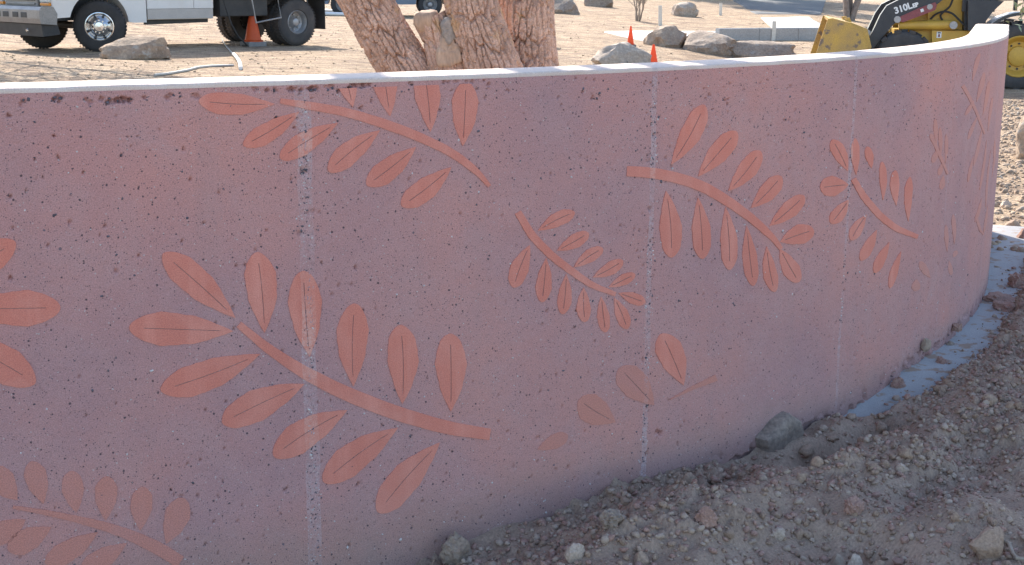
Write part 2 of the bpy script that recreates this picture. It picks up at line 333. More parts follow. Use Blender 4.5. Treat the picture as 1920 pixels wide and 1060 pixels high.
class MB:
    def __init__(s): s.v = []; s.f = []
    def add(s, V, Fc):
        n = len(s.v); s.v += [tuple(p) for p in V]; s.f += [tuple(int(i)+n for i in q) for q in Fc]; return s
    def box(s, c, d, rot=None, bev=.0):
        bm = bmesh.new(); bmesh.ops.create_cube(bm, size=1)
        bmesh.ops.scale(bm, vec=d, verts=bm.verts)
        if bev: bmesh.ops.bevel(bm, geom=bm.edges[:], offset=bev, segments=2, affect='EDGES', profile=.6)
        if rot is not None: bmesh.ops.rotate(bm, cent=(0, 0, 0), matrix=rot, verts=bm.verts)
        bm.verts.index_update()
        s.add([v.co+Vector(c) for v in bm.verts], [[v.index for v in f.verts] for f in bm.faces]); bm.free(); return s
    def ring(s, pts, rads, seg=10, caps=True):
        pts = [Vector(p) for p in pts]; n = len(s.v); up_ = Vector((.31, .2, .93)); m = len(pts)
        for i, p in enumerate(pts):
            d = (pts[min(i+1, m-1)]-pts[max(i-1, 0)]).normalized()
            if abs(d.dot(up_)) > .95: up_ = Vector((1, 0, .1))
            a = d.cross(up_).normalized(); b = d.cross(a)
            r = rads if isinstance(rads, (int, float)) else rads[i]
            for k in range(seg):
                q = 2*math.pi*k/seg; s.v.append(tuple(p+a*(r*math.cos(q))+b*(r*math.sin(q))))
        for i in range(m-1):
            for k in range(seg):
                k2 = (k+1) % seg; s.f.append((n+i*seg+k, n+i*seg+k2, n+(i+1)*seg+k2, n+(i+1)*seg+k))
        if caps: s.f.append(tuple(n+k for k in range(seg))[::-1]); s.f.append(tuple(n+(m-1)*seg+k for k in range(seg)))
        return s
    def lathe(s, prof, c, axis, seg=32):
        ax = Vector(axis).normalized(); a = ax.orthogonal().normalized(); b = ax.cross(a); n = len(s.v); c = Vector(c)
        for (r, h) in prof:
            for k in range(seg):
                q = 2*math.pi*k/seg; s.v.append(tuple(c+ax*h+a*(r*math.cos(q))+b*(r*math.sin(q))))
        for i in range(len(prof)-1):
            for k in range(seg):
                k2 = (k+1) % seg; s.f.append((n+i*seg+k, n+i*seg+k2, n+(i+1)*seg+k2, n+(i+1)*seg+k))
        return s
    def prism(s, poly, y0, y1):                 # poly of (x, z), extruded along y
        k = len(poly)
        V = [(x, y0, z) for x, z in poly]+[(x, y1, z) for x, z in poly]
        return s.add(V, [list(range(k)), list(range(2*k-1, k-1, -1))]+[[i, i+k, (i+1) % k+k, (i+1) % k] for i in range(k)])
    def build(s, name, mat, parent=None, off=None, smooth=False):
        o = mk(name, s.v, s.f, mat, parent, off)
        bm = bmesh.new(); bm.from_mesh(o.data); bmesh.ops.recalc_face_normals(bm, faces=bm.faces); bm.to_mesh(o.data); bm.free()
        if smooth:
            o.data.polygons.foreach_set('use_smooth', np.ones(len(o.data.polygons), bool))
            try: o.data.set_sharp_from_angle(angle=R(38))
            except Exception: pass
        return o
_ico = {}
def ico(sub):
    if sub not in _ico:
        bm = bmesh.new(); bmesh.ops.create_icosphere(bm, subdivisions=sub, radius=1); bm.verts.index_update()
        _ico[sub] = (np.array([v.co[:] for v in bm.verts]), np.array([[v.index for v in f.verts] for f in bm.faces])); bm.free()
    return _ico[sub]
def rock_shape(seed, sub=4, cuts=8, rough=.24):
    V, Fc = ico(sub); r = np.random.RandomState(seed)
    v = V*(1+rough*fbm(V[:, 0]*1.3+seed, V[:, 1]*1.3, V[:, 2]*1.3, seed, 3))[:, None]
    for k in range(cuts):
        n = r.normal(size=3); n /= np.linalg.norm(n); h = r.uniform(.62, .92)
        d = v@n-h; v = v-np.outer(np.maximum(d, 0)*.92, n)
    v = v*(1+.075*fbm(v[:, 0]*4, v[:, 1]*5, v[:, 2]*5, seed+5, 3)+.012*fbm(v[:, 0]*16, v[:, 1]*16, v[:, 2]*16, seed+9, 2))[:, None]
    lo, hi = v.min(0), v.max(0); return (v-(lo+hi)/2)/((hi-lo)/2), Fc

# ------------------------------------------------------------------ ground sheet
def axis(a, b, step, lo, hi, gr):
    out = list(np.arange(a, b, step)); q, d = out[-1], step
    while q < hi: d = min(d*gr, 40); q += d; out.append(q)
    q, d = out[0], step; left = []
    while q > lo: d = min(d*gr, 40); q -= d; left.append(q)
    return np.array(left[::-1]+out)
gx, gy = axis(-3.2, 4.2, .06, -600, 600, 1.07), axis(2., 9.5, .06, -60, 900, 1.06)
X, Y = np.meshgrid(gx, gy, indexing='ij'); x, y = X.ravel(), Y.ravel()
s, n = sn(x, y)
zf = g_far(x, y)
nz = near_z(s, n, x, y)-.17*np.where((s > -1.75) & (s < 4.9) & (n < 3.1), 1-sm(s, 4.4, 4.8), 0)
z = np.where((n > -.11) & (s < S_END+.05), nz, np.where((n > 0), np.where(s < 9.2, nz, zf), zf))
o = mk('ground', np.stack([x, y, z], 1), grid_faces(len(gx), len(gy)), 'ground', smooth=True); tag(o, kind='structure')

# near dirt, cast up against the wall
bs_ = np.concatenate([np.arange(-1.95, 4.4, .0095), np.arange(4.4, 5., .02)])
bn_ = np.concatenate([np.arange(0., 1.35, .0085), np.arange(1.35, 3.25, .05)])
Sg, Ng = np.meshgrid(bs_, bn_, indexing='ij'); s, n = Sg.ravel(), Ng.ravel()
x, y = wp(s, n); z = bank_z(s, n, x, y)
m_, t_, b_ = nodes('dirt_bank_earth')
v_ = coord(t_, 'UV')
c_ = mix(t_, ramp(t_, noise(t_, v_, 5, 6, .6), [(.32, 0.), (.7, 1.)]), (.265, .18, .13), (.37, .265, .195))
c_ = mix(t_, ramp(t_, noise(t_, v_, 2.1, 4, .6), [(.5, 0.), (.72, .8)]), c_, (.19, .135, .105))
g_ = noise(t_, v_, 130, 4, .7); c_ = mix(t_, .5, c_, ramp(t_, g_, [(.28, .2), (.72, 1.)]), 'OVERLAY')
sx_ = N(t_, 'SeparateXYZ'); t_.links.new(v_, sx_.inputs[0])
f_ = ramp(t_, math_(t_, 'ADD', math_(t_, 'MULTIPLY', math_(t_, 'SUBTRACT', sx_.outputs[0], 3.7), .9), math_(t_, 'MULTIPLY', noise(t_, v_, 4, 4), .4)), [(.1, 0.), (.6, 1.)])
c_ = mix(t_, f_, c_, mix(t_, noise(t_, v_, 14, 5, .7), (.44, .32, .21), (.27, .18, .115)))  # past the wall's shadow, sunlit tones are painted into the earth colour
t_.links.new(c_, b_.inputs['Base Color']); b_.inputs['Roughness'].default_value = .95
bump(t_, b_, noise(t_, v_, 210, 4, .7), .8, .004)
o = mk('dirt_bank', np.stack([x, y, z], 1), grid_faces(len(bs_), len(bn_))[:, ::-1], m_, smooth=True, uv=np.stack([s, n], 1)); tag(o, kind='structure')

# ------------------------------------------------------------------ the curved wall
wall = thing('concrete_wall', 'curved pink sandblasted concrete wall with orange leaf branches on its shaded face', 'wall', (0, 3.74, 0))
WO = (0, 3.74, 0)
def on_wall(s, h, n=0.):
    x, y = wp(s, n); return np.stack([np.broadcast_to(x, np.shape(h)), np.broadcast_to(y, np.shape(h)), h], -1)
fs, fh = np.concatenate([np.arange(-1.75, -1.4, .012), np.arange(-1.4, 1., .003), np.arange(1., 3.2, .005), np.arange(3.2, S_END+.001, .012)]), np.concatenate([np.arange(-.28, 1.06, .0052), np.arange(1.06, H-.012, .0026), [H-.012]])
Sg, Hg = np.meshgrid(fs, fh, indexing='ij')
disp = .0005*nrs.normal(size=Sg.shape)+.0005*fbm(Sg*28, Hg*28, 0, 4, 3)
for k, s0 in enumerate(SEAMS):                    # rough seam strips
    w = np.clip(1-np.abs(Sg-s0+.008*vnoise(Hg*9, Sg*0+k, 0, 6))/(.02, .02, .012, .01, .007, .006)[k], 0, 1)
    disp += w*(.0006+.0012*nrs.normal(size=Sg.shape))
pits = []
for k in range(1700):
    s0, h0 = rnd.uniform(-1.45, 3.1), rnd.uniform(-.2, 1.19)
    cl = float(vnoise(s0*3.2, h0*3.2, 0, 91))
    if rnd.random() > .3+.55*max(cl, -.3)+(.3 if h0 > .95 else 0)+(.22 if s0 > .2 and h0 > .6 else 0): continue
    pits.append((s0, h0, rnd.uniform(.0022, .0034)+.003*rnd.random()**8, rnd.uniform(.008, .015)))
for (px, py, nn, rr) in ((35, 205, 5, .010), (95, 201, 6, .012), (160, 200, 4, .009), (205, 198, 9, .013), (232, 197, 8, .014), (258, 195, 5, .01), (300, 190, 6, .009), (355, 188, 5, .01),
                         (480, 173, 6, .009), (500, 176, 5, .009), (545, 170, 7, .012), (560, 174, 6, .01), (590, 172, 9, .014), (620, 171, 7, .013), (650, 166, 7, .011), (675, 162, 8, .013), (690, 160, 5, .01), (750, 157, 5, .01),
                         (836, 152, 4, .009), (855, 151, 5, .008), (872, 150, 4, .008), (905, 165, 6, .008), (570, 325, 9, .009), (578, 400, 7, .008), (572, 440, 6, .008), (1222, 250, 6, .007), (1218, 300, 6, .007)):
    for q in range(int(nn*.5)):
        s0, h0 = wallpt(px+rnd.gauss(0, 9), py+rnd.gauss(0, 3)); pits.append((s0, min(h0, 1.182), rr*rnd.uniform(.28, .72), rr*rnd.uniform(.6, 1.)))
pits.append((*wallpt(1239, 808), .011, .02))
for i, (s0, h0, r_, d_) in enumerate(pits):
    i0, i1 = np.searchsorted(fs, (s0-r_*1.7, s0+r_*1.7)); j0, j1 = np.searchsorted(fh, (h0-r_*1.7, h0+r_*1.7))
    if i1 <= i0 or j1 <= j0: continue
    ds, dh = Sg[i0:i1, j0:j1]-s0, Hg[i0:i1, j0:j1]-h0
    q = math.atan2(1, 1)*(i % 7); e = 1+.3*np.sin(np.arctan2(dh, ds)*(2+i % 3)+q)+.3*vnoise(Sg[i0:i1, j0:j1]*160, Hg[i0:i1, j0:j1]*160, i, 3)
    disp[i0:i1, j0:j1] -= d_*(1-sm(np.hypot(ds*(.7 if r_ > .007 else 1), dh*(1.25 if r_ > .007 else 1))/(r_*e), .72, 1.02))
rag = np.exp(-((Hg-.0-base_z(Sg))/.035)**2)*(fbm(Sg*30, Hg*30, 0, 55, 2) > .25)*(Sg > .7)     # honeycombed foot
disp -= .014*rag
xx, yy = wp(Sg.ravel(), disp.ravel())
mk('wall_face', np.stack([xx, yy, Hg.ravel()], 1), grid_faces(len(fs), len(fh)), 'wall', wall, WO, True, np.stack([Sg.ravel(), Hg.ravel()], 1))
# cap with an eased front arris, back face and end face
cs = np.concatenate([np.arange(-4, -1.75, .1), np.arange(-1.75, S_END+.001, .01)])
prof = [(0, -.0), (0., H-.012), (0., H-.005), (-.0015, H-.0015), (-.005, H), (-.06, H+.001), (-.12, H), (-TH+.015, H), (-TH+.003, H-.004), (-TH, H-.015), (-TH, -.6)]
V, UVs = [], []
P_ = np.array(prof)
wob = .0018*fbm(cs*14, cs*0, 0, 21, 3)
rows = []
for (n_, h_) in prof[1:]:
    k = wob if h_ > H-.006 and n_ > -.03 else 0
    x_, y_ = wp(cs, np.full(len(cs), n_)+k); rows.append(np.stack([x_, y_, np.full(len(cs), h_)+(k*.6 if h_ > 1 else 0)], 1)); UVs.append(np.stack([cs, np.full(len(cs), h_+n_)], 1))
cv = np.stack(rows, 1); cu = np.stack(UVs, 1); nr_ = len(rows)
mk('wall_cap', cv.reshape(-1, 3), grid_faces(len(cs), nr_), 'cap', wall, WO, True, cu.reshape(-1, 2))
e = [on_wall(S_END, np.array(h_), n_) for n_, h_ in [(0, -.3)]+prof[1:]]
mk('wall_end', e, [list(range(len(e)))], 'cap', wall, WO, uv=[(S_END+.1, p[2]) for p in e])
# plain left length outside the picture
lx = np.arange(-4, -1.74, .05); V = np.concatenate([on_wall(lx, np.full(len(lx), -.5)), on_wall(lx, np.full(len(lx), H-.012))])
k = len(lx); mk('wall_face', V, [[i, i+1, i+1+k, i+k] for i in range(k-1)], 'wall', wall, WO, uv=np.concatenate([np.stack([lx, lx*0-.5], 1), np.stack([lx, lx*0+H], 1)]))
# footing ledge
fsn = np.arange(1.46, S_END+.25, .04); fr = []
for (n_, dz) in ((-.25, -.012), (.38, -.012), (.39, -.022), (.39, -.3)):
    n_ = np.minimum(n_, np.interp(fsn, [1.46, 1.7, 2.0, 2.5, 3], [.04, .1, .17, .3, .39])+(.001 if dz < -.02 else 0)) if n_ > 0 else np.full(len(fsn), n_)
    x_, y_ = wp(fsn, n_); fr.append(np.stack([x_, y_, near_z(fsn, np.zeros(len(fsn)), x_, y_)*0+base_z(fsn)+dz], 1))
fr = np.stack(fr, 1); mk('footing', fr.reshape(-1, 3), grid_faces(len(fsn), 4)[:, ::-1], 'footing', wall, WO, True)

# --- leaf inlays: (round tip, pointed base, width) as measured on the photograph, mapped on to the wall surface
def outline_w(t): t = np.clip(t, 0, 1); return t*(1-t)**.6/(.625*.375**.6)
def leaf(tip, bas, w, mat='leaf', groove=True, proud=.0019):
    L = math.hypot(tip[0]-bas[0], tip[1]-bas[1]); dx, dy = (tip[0]-bas[0])/L, (tip[1]-bas[1])/L; nx, ny = -dy, dx
    bend = rnd.uniform(-.03, .03)*L
    ts = np.concatenate([[0], np.linspace(.04, .9, 22), [.93, .955, .975, .99, .997, 1.]]); P = []
    ph = rnd.uniform(0, 9)
    for t in ts:
        hw = w/2*float(outline_w(np.array(t)))*(1+.035*math.sin(ph+t*17)+.02*math.sin(ph*2+t*41)); hw = max(hw, .15)
        gw = min(.75, hw*.4) if groove else hw*.3
        gw = min(gw*(1 if .16 < t < .86 else .6), hw*.5)
        b = bend*math.sin(math.pi*t)
        for q in (-hw, -gw, gw, hw):
            P.append((bas[0]+dx*t*L+nx*(q+b), bas[1]+dy*t*L+ny*(q+b)))
    sh = np.array([wallpt(*p) for p in P]); sh[:, 1] = np.minimum(sh[:, 1], 1.176)
    if sh[:, 1].min() > 1.15: return
    top = np.array([on_wall(a, np.array(b), proud) for a, b in sh]); bot = np.array([on_wall(a, np.array(b), -.004) for a, b in sh])
    k = len(P); Fc = []; nt = len(ts)
    flip = np.linalg.det(np.array([[P[4][0]-P[0][0], P[4][1]-P[0][1]], [P[3][0]-P[0][0], P[3][1]-P[0][1]]])) if False else 1
    for i in range(nt-1):
        a, b = i*4, i*4+4
        cols = [(0, 1), (1, 2), (2, 3)]
        inside = groove and .14 < (ts[i]+ts[i+1])/2 < .84
        for (c, d) in cols:
            if inside and (c, d) == (1, 2): continue
            Fc.append((a+c, a+d, b+d, b+c))
        Fc += [(a, b, b+k, a+k), (a+3, a+3+k, b+3+k, b+3)]
        if inside: Fc += [(a+1, a+1+k, b+1+k, b+1), (a+2, b+2, b+2+k, a+2+k)]
    g = mk('leaf', np.concatenate([top, bot]), Fc, mat, wall, WO, uv=np.concatenate([sh, sh]))
    bm = bmesh.new(); bm.from_mesh(g.data); bmesh.ops.recalc_face_normals(bm, faces=bm.faces); bm.to_mesh(g.data); bm.free()
    if groove:
        q = [i for i in range(nt) if .14 < ts[i] < .86]
        V = []; U = []
        for i in q:
            for c in (1, 2): V.append(on_wall(sh[i*4+c, 0], np.array(sh[i*4+c, 1]), .0008)); U.append(sh[i*4+c])
        mk('midrib', V, [(2*i, 2*i+1, 2*i+3, 2*i+2) for i in range(len(q)-1)], 'groove', g, None, uv=U).data.transform(Matrix.Translation(-Vector(WO)))
def stem(pts, ws, mat='leaf', proud=.0019):
    P = np.array(pts, float); d = np.concatenate([[0], np.cumsum(np.hypot(*np.diff(P, axis=0).T))])
    q = np.linspace(0, d[-1], 40)
    def cr_(c):                                  # smooth interpolation
        yv = np.interp(q, d, c); ker = np.array([1, 2, 3, 2, 1])/9.
        for _ in range(2): yv = np.concatenate([yv[:1]*1, np.convolve(np.pad(yv, 2, mode='reflect', reflect_type='odd'), ker, 'valid')[1:-1], yv[-1:]])
        return yv
    x_, y_ = cr_(P[:, 0]), cr_(P[:, 1]); w_ = np.interp(q, np.linspace(0, d[-1], len(ws)), ws)
    tx, ty = np.gradient(x_), np.gradient(y_); l = np.hypot(tx, ty); nx, ny = -ty/l, tx/l
    sh = []
    for i in range(len(q)):
        j = .5*math.sin(i*1.7)
        sh.append(wallpt(x_[i]+nx[i]*(w_[i]/2+j*.5), y_[i]+ny[i]*(w_[i]/2+j*.5))); sh.append(wallpt(x_[i]-nx[i]*(w_[i]/2-j*.3), y_[i]-ny[i]*(w_[i]/2-j*.3)))
    sh = np.array(sh); sh[:, 1] = np.minimum(sh[:, 1], 1.176); k = len(sh)
    top = np.array([on_wall(a, np.array(b), proud+.0004) for a, b in sh]); bot = np.array([on_wall(a, np.array(b), -.004) for a, b in sh])
    Fc = []
    for i in range(0, k-2, 2): Fc += [(i, i+1, i+3, i+2), (i, i+2, i+2+k, i+k), (i+1, i+1+k, i+3+k, i+3)]
    Fc += [(0, k, k+1, 1), (k-2, k-1, 2*k-1, 2*k-2)]
    g = mk('stem', np.concatenate([top, bot]), Fc, mat, wall, WO, uv=np.concatenate([sh, sh]))
    bm = bmesh.new(); bm.from_mesh(g.data); bmesh.ops.recalc_face_normals(bm, faces=bm.faces); bm.to_mesh(g.data); bm.free()
stem([(521, 195), (573, 203), (640, 213), (707, 232), (773, 255), (840, 285), (880, 313), (907, 337), (915, 350)], [9, 15, 16, 17, 18, 17, 16, 14, 7])
for a in [((368, 197), (510, 201), 42), ((453, 280), (557, 215), 37), ((522, 303), (629, 235), 40), ((613, 326), (708, 248), 42), ((685, 351), (776, 278), 42), ((751, 389), (843, 315), 42),
          ((868, 153), (864, 275), 48), ((787, 122), (803, 249), 48), ((708, 100), (727, 221), 48), ((627, 96), (657, 205), 44), ((556, 120), (573, 183), 38), ((475, 135), (526, 187), 40)]: leaf(*a)
stem([(449, 615), (498, 656), (567, 701), (645, 740), (743, 777), (841, 804), (922, 815)], [13, 19, 25, 27, 27, 25, 21])
for a in [((305, 484), (442, 603), 56), ((481, 479), (497, 630), 59), ((568, 513), (582, 674), 61), ((243, 624), (438, 628), 62), ((304, 741), (489, 670), 58), ((420, 800), (573, 725), 58),
          ((517, 861), (654, 773), 56), ((611, 908), (749, 805), 56), ((714, 964), (828, 832), 56), ((665, 573), (665, 728), 58), ((752, 612), (757, 760), 57), ((845, 627), (848, 773), 57)]: leaf(*a)
for a in [((28, 466), (-120, 560), 58), ((114, 588), (-80, 593), 66), ((69, 730), (-110, 640), 68)]: leaf(*a)
stem([(30, 963), (90, 972), (145, 983), (204, 997), (249, 1012), (305, 1037), (345, 1062)], [6, 9, 12, 16, 20, 24, 24], 'leaf_faint', .0016)
for a in [((63, 877), (87, 956), 42), ((138, 894), (149, 972), 41), ((206, 903), (204, 986), 42), ((274, 922), (269, 1004), 41), ((350, 942), (318, 1028), 46), ((-8, 890), (38, 950), 48),
          ((22, 1044), (102, 1000), 44), ((92, 1068), (190, 1008), 40), ((160, 1080), (244, 1028), 38), ((-15, 1026), (54, 986), 42)]: leaf(*a, mat='leaf_faint', groove=False, proud=.0016)
stem([(969, 398), (995, 441), (1033, 479), (1071, 507), (1109, 533), (1154, 549)], [13, 15, 15, 14, 12, 8])
for a in [((1075, 396), (1007, 432), 27), ((1102, 435), (1043, 469), 26), ((1129, 463), (1075, 500), 24), ((1167, 486), (1111, 518), 24), ((1190, 511), (1141, 536), 20), ((1210, 564), (1160, 547), 22),
          ((962, 539), (992, 459), 34), ((1016, 566), (1023, 483), 29), ((1055, 588), (1061, 513), 26), ((1097, 602), (1094, 537), 26), ((1136, 621), (1127, 554), 23), ((1177, 614), (1152, 556), 25)]: leaf(*a)
for a in [((1241, 622), (1284, 718), 50)]: leaf(*a)
for a in [((1163, 687), (1229, 756), 54), ((1088, 748), (1157, 789), 54), ((1068, 814), (1012, 842), 27)]: leaf(*a, mat='leaf_faint', groove=a[2] > 53, proud=.0016)
stem([(1345, 703), (1302, 722), (1259, 745)], [12, 7, 2], 'leaf_faint')
stem([(1172, 318), (1218, 320), (1271, 330), (1316, 345), (1361, 371), (1407, 403), (1452, 443), (1463, 460)], [19, 20, 20, 20, 19, 17, 14, 8])
for a in [((1316, 192), (1255, 305), 39), ((1377, 241), (1306, 326), 38), ((1422, 277), (1363, 353), 35), ((1462, 324), (1406, 384), 33), ((1505, 360), (1441, 417), 31), ((1524, 424), (1461, 447), 36),
          ((1258, 479), (1246, 354), 41), ((1316, 481), (1306, 366), 35), ((1367, 501), (1358, 383), 32), ((1412, 530), (1398, 418), 28), ((1452, 541), (1436, 456), 26), ((1497, 522), (1461, 460), 32)]: leaf(*a)
stem([(1597, 327), (1617, 361), (1648, 396), (1678, 419), (1719, 434)], [10, 13, 13, 12, 8])
for a in [((1556, 254), (1586, 312), 26), ((1535, 345), (1588, 338), 38), ((1556, 411), (1589, 366), 25), ((1594, 442), (1622, 394), 22), ((1613, 480), (1642, 422), 20), ((1639, 503), (1666, 445), 18),
          ((1668, 531), (1688, 462), 14), ((1599, 251), (1602, 320), 16), ((1622, 266), (1631, 307), 15), ((1650, 294), (1653, 366), 14), ((1675, 310), (1678, 376), 17), ((1703, 322), (1701, 406), 15)]: leaf(*a, groove=a[2] > 20)
FP = .0013
for a in [((1724, 480), (1744, 511), 14), ((1716, 536), (1718, 513), 16), ((1785, 391), (1788, 447), 8), ((1772, 411), (1775, 462), 8), ((1793, 459), (1786, 472), 8), ((1783, 505), (1779, 478), 8),
          ((1749, 212), (1752, 262), 8), ((1758, 228), (1760, 285), 7), ((1741, 240), (1748, 262), 8), ((1745, 295), (1756, 268), 10), ((1762, 345), (1766, 318), 10), ((1757, 318), (1763, 296), 9), ((1770, 240), (1769, 296), 6),
          ((1831, 88), (1818, 141), 8), ((1840, 124), (1826, 180), 9), ((1849, 140), (1838, 205), 7), ((1805, 205), (1822, 176), 7), ((1811, 250), (1829, 205), 7), ((1822, 300), (1838, 225), 6), ((1856, 170), (1848, 235), 5),
          ((1834, 345), (1846, 250), 5), ((1846, 380), (1854, 270), 4), ((1812, 330), (1822, 280), 6), ((1826, 405), (1838, 360), 6), ((1843, 425), (1850, 370), 5), ((1861, 250), (1857, 320), 4)]: leaf(*a, mat='leaf_worn', groove=False, proud=FP)
stem([(1800, 149), (1812, 170), (1826, 198), (1842, 240)], [7, 6, 5, 3], 'leaf_worn', FP); stem([(1745, 252), (1758, 280), (1774, 316)], [6, 6, 4], 'leaf_worn', FP); stem([(1828, 395), (1836, 420), (1843, 428)], [5, 5, 3], 'leaf_worn', FP)

# --- stones and painted-in pit shade in the sandblasted face (too many to count)
def pebbles(name, P, Rr, mat, parent=None, off=None, sub=1, flat=.75, ori=None, seed=3):
    V0, F0 = ico(sub); V0 = V0*1.; k = len(P); r = np.random.RandomState(seed); nv = len(V0)
    var = []
    for q in range(24):
        v = V0*r.uniform(.5, 1.15, size=(nv, 1))*r.uniform(.6, 1.35, size=(1, 3)); var.append(v)
    var = np.array(var); pick = r.randint(0, 24, k); a = r.uniform(0, 6.28, k); b = r.uniform(-.6, .6, k)
    v = var[pick]; c, s_ = np.cos(a)[:, None], np.sin(a)[:, None]
    x_ = v[..., 0]*c-v[..., 1]*s_; y_ = v[..., 0]*s_+v[..., 1]*c; z_ = v[..., 2]*flat
    cb, sb = np.cos(b)[:, None], np.sin(b)[:, None]; x_, z_ = x_*cb-z_*sb, x_*sb+z_*cb
    out = np.stack([x_, y_, z_], -1)*np.asarray(Rr)[:, None, None]+np.asarray(P)[:, None, :]
    Fc = (F0[None]+np.arange(k)[:, None, None]*nv).reshape(-1, 3)
    return mk(name, out.reshape(-1, 3), Fc, mat, parent, off)
for nm, cnt, colr in (('dark_aggregate_and_pit_shade', 1500, 'agg_dark_and_pit_shade'), ('pale_aggregate', 1100, 'agg_pale')):
    M[colr] = gen(colr, *(((.06, .052, .062), (.14, .125, .145)) if colr == 'agg_dark_and_pit_shade' else ((.5, .45, .44), (.62, .56, .53))), 30, .7, bs=0)
    P, Rr = [], []
    for k in range(900 if colr == 'agg_dark_and_pit_shade' else 0):  # extra dark pebbles stand in for shade inside the upper pits
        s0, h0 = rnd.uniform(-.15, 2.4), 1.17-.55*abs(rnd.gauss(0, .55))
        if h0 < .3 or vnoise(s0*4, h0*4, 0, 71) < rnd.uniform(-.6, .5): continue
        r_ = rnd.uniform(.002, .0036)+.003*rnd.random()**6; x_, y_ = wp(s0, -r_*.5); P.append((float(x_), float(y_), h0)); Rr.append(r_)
    for (px, py) in (((60, 203), (95, 200), (160, 200), (205, 197), (240, 196), (270, 193), (330, 188), (500, 174), (545, 170), (570, 173), (600, 171), (640, 168), (672, 162), (700, 158), (850, 152), (570, 330), (578, 400), (571, 440)) if colr == 'agg_dark_and_pit_shade' else ()):  # dark pebbles in the chips, standing in for shadow in the holes
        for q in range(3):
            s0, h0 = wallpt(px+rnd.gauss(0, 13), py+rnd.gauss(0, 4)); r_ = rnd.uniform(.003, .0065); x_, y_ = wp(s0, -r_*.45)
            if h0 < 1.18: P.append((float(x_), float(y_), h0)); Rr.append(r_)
    cnt += len(P)
    while len(P) < cnt:
        if rnd.random() < .42:
            k = rnd.choice([1, 1, 2, 2, 3]); s0 = SEAMS[k]+rnd.gauss(0, .009 if k < 3 else .005); h0 = rnd.uniform(-.2, 1.15)
            if vnoise(h0*5, k, 0, 8) < -.25: continue
        else:
            s0, h0 = rnd.uniform(-1.4, 2.9), rnd.uniform(-.2, 1.17)
            if colr == 'agg_dark_and_pit_shade' and vnoise(s0*3, h0*3, 0, 44) < -.1: continue
        r_ = rnd.uniform(.0018, .0034)+(.004*rnd.random()**5); x_, y_ = wp(s0, -r_*.35); P.append((float(x_), float(y_), h0)); Rr.append(r_)
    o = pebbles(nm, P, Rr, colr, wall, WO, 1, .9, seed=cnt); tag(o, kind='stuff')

# ------------------------------------------------------------------ stones, clods and gravel on the near dirt
P, Rr = [], []; P2, R2 = [], []; P3, R3 = [], []
N_ = 42000
s_ = nrs.uniform(-.7, 4.3, N_); n_ = nrs.uniform(0.01, 1.35, N_); r_ = .0035+.012*nrs.random_sample(N_)**3.4
ok = (n_ > edge_n(s_)-.01+.06*nrs.normal(size=N_)*(nrs.random_sample(N_) < .3)) & (fbm(s_*3.3, n_*3.3, 0, 77, 2) > nrs.uniform(-1.5, .7, N_))
s_, n_, r_ = s_[ok], n_[ok], r_[ok]; x_, y_ = wp(s_, n_); z_ = bank_z(s_, n_, x_, y_)
fz = base_z(s_)-.012; z_ = np.maximum(z_, np.where(n_ < np.interp(s_, [1.46, 1.7, 2.0, 2.5, 3], [-1, .1, .17, .3, .39]), fz, -9))+r_*.25
pk = nrs.randint(0, 3, len(s_))
for k, (nm, mt) in enumerate((('gravel', 'pebble'), ('gravel', 'clod'), ('gravel', 'dirt'))):
    q = pk == k; o = pebbles(nm, np.stack([x_, y_, z_], 1)[q], r_[q], mt, sub=1, seed=20+k)
    tag(o, ('fine grey brown gravel strewn over the shaded dirt', 'fine reddish gravel strewn over the shaded dirt', 'fine dark brown crumbs strewn over the shaded dirt')[k], 'gravel', kind='stuff')
Nn = 2600; s_ = nrs.uniform(-.4, 3.6, Nn); n_ = nrs.uniform(.05, 1.25, Nn)
q = (n_ > edge_n(s_)+.02) & (fbm(s_*4.5+3, n_*4.5, 0, 57, 2) > nrs.uniform(-.1, 1.1, Nn)); s_, n_ = s_[q], n_[q]
x_, y_ = wp(s_, n_); r_ = .01+.017*nrs.random_sample(len(s_))**2.2; z_ = bank_z(s_, n_, x_, y_)+r_*.2
for k, (mt, lb_) in enumerate((('dirt', 'dark brown clods crumbled over the shaded dirt'), ('stone_tan', 'coarse tan clods crumbled over the shaded dirt'))):
    q = np.arange(len(s_)) % 2 == k; o = pebbles('crumbled_clods', np.stack([x_, y_, z_], 1)[q], r_[q], mt, sub=2, seed=40+k, flat=.8); tag(o, lb_, 'clods', kind='stuff')
# sunlit right-hand stretch and the dry ground beyond the wall
Nn = 24000; X_ = nrs.uniform(2.4, 9.5, Nn); Y_ = 7+nrs.random_sample(Nn)**1.5*16
q = (X_/Y_ > .31+.03*nrs.random_sample(Nn)) & (X_/Y_ < .42+.2*nrs.random_sample(Nn)**2); X_, Y_ = X_[q], Y_[q]
o = pebbles('gravel', np.stack([X_, Y_, gz(X_, Y_)+.004], 1), nrs.uniform(.008, .045, q.sum())*nrs.random_sample(q.sum())**1.6+.006, 'rock_tan', seed=5); tag(o, 'sunlit tan pebbles and crumbs beside the wall end', 'gravel', kind='stuff')
Nn = 9000; u_ = nrs.uniform(-.42, .42, Nn); Y_ = 8+nrs.random_sample(Nn)**1.3*40; X_ = u_*Y_
q = (X_ < .3*Y_); X_, Y_ = X_[q], Y_[q]; Z_ = g_far(X_, Y_)
o = pebbles('gravel', np.stack([X_, Y_, Z_+.003], 1), .006+.026*nrs.random_sample(len(X_))**3, 'straw', sub=1, flat=.55, seed=6); tag(o, 'dry tan crumbs and wood chips over the sunlit ground', 'gravel', kind='stuff')
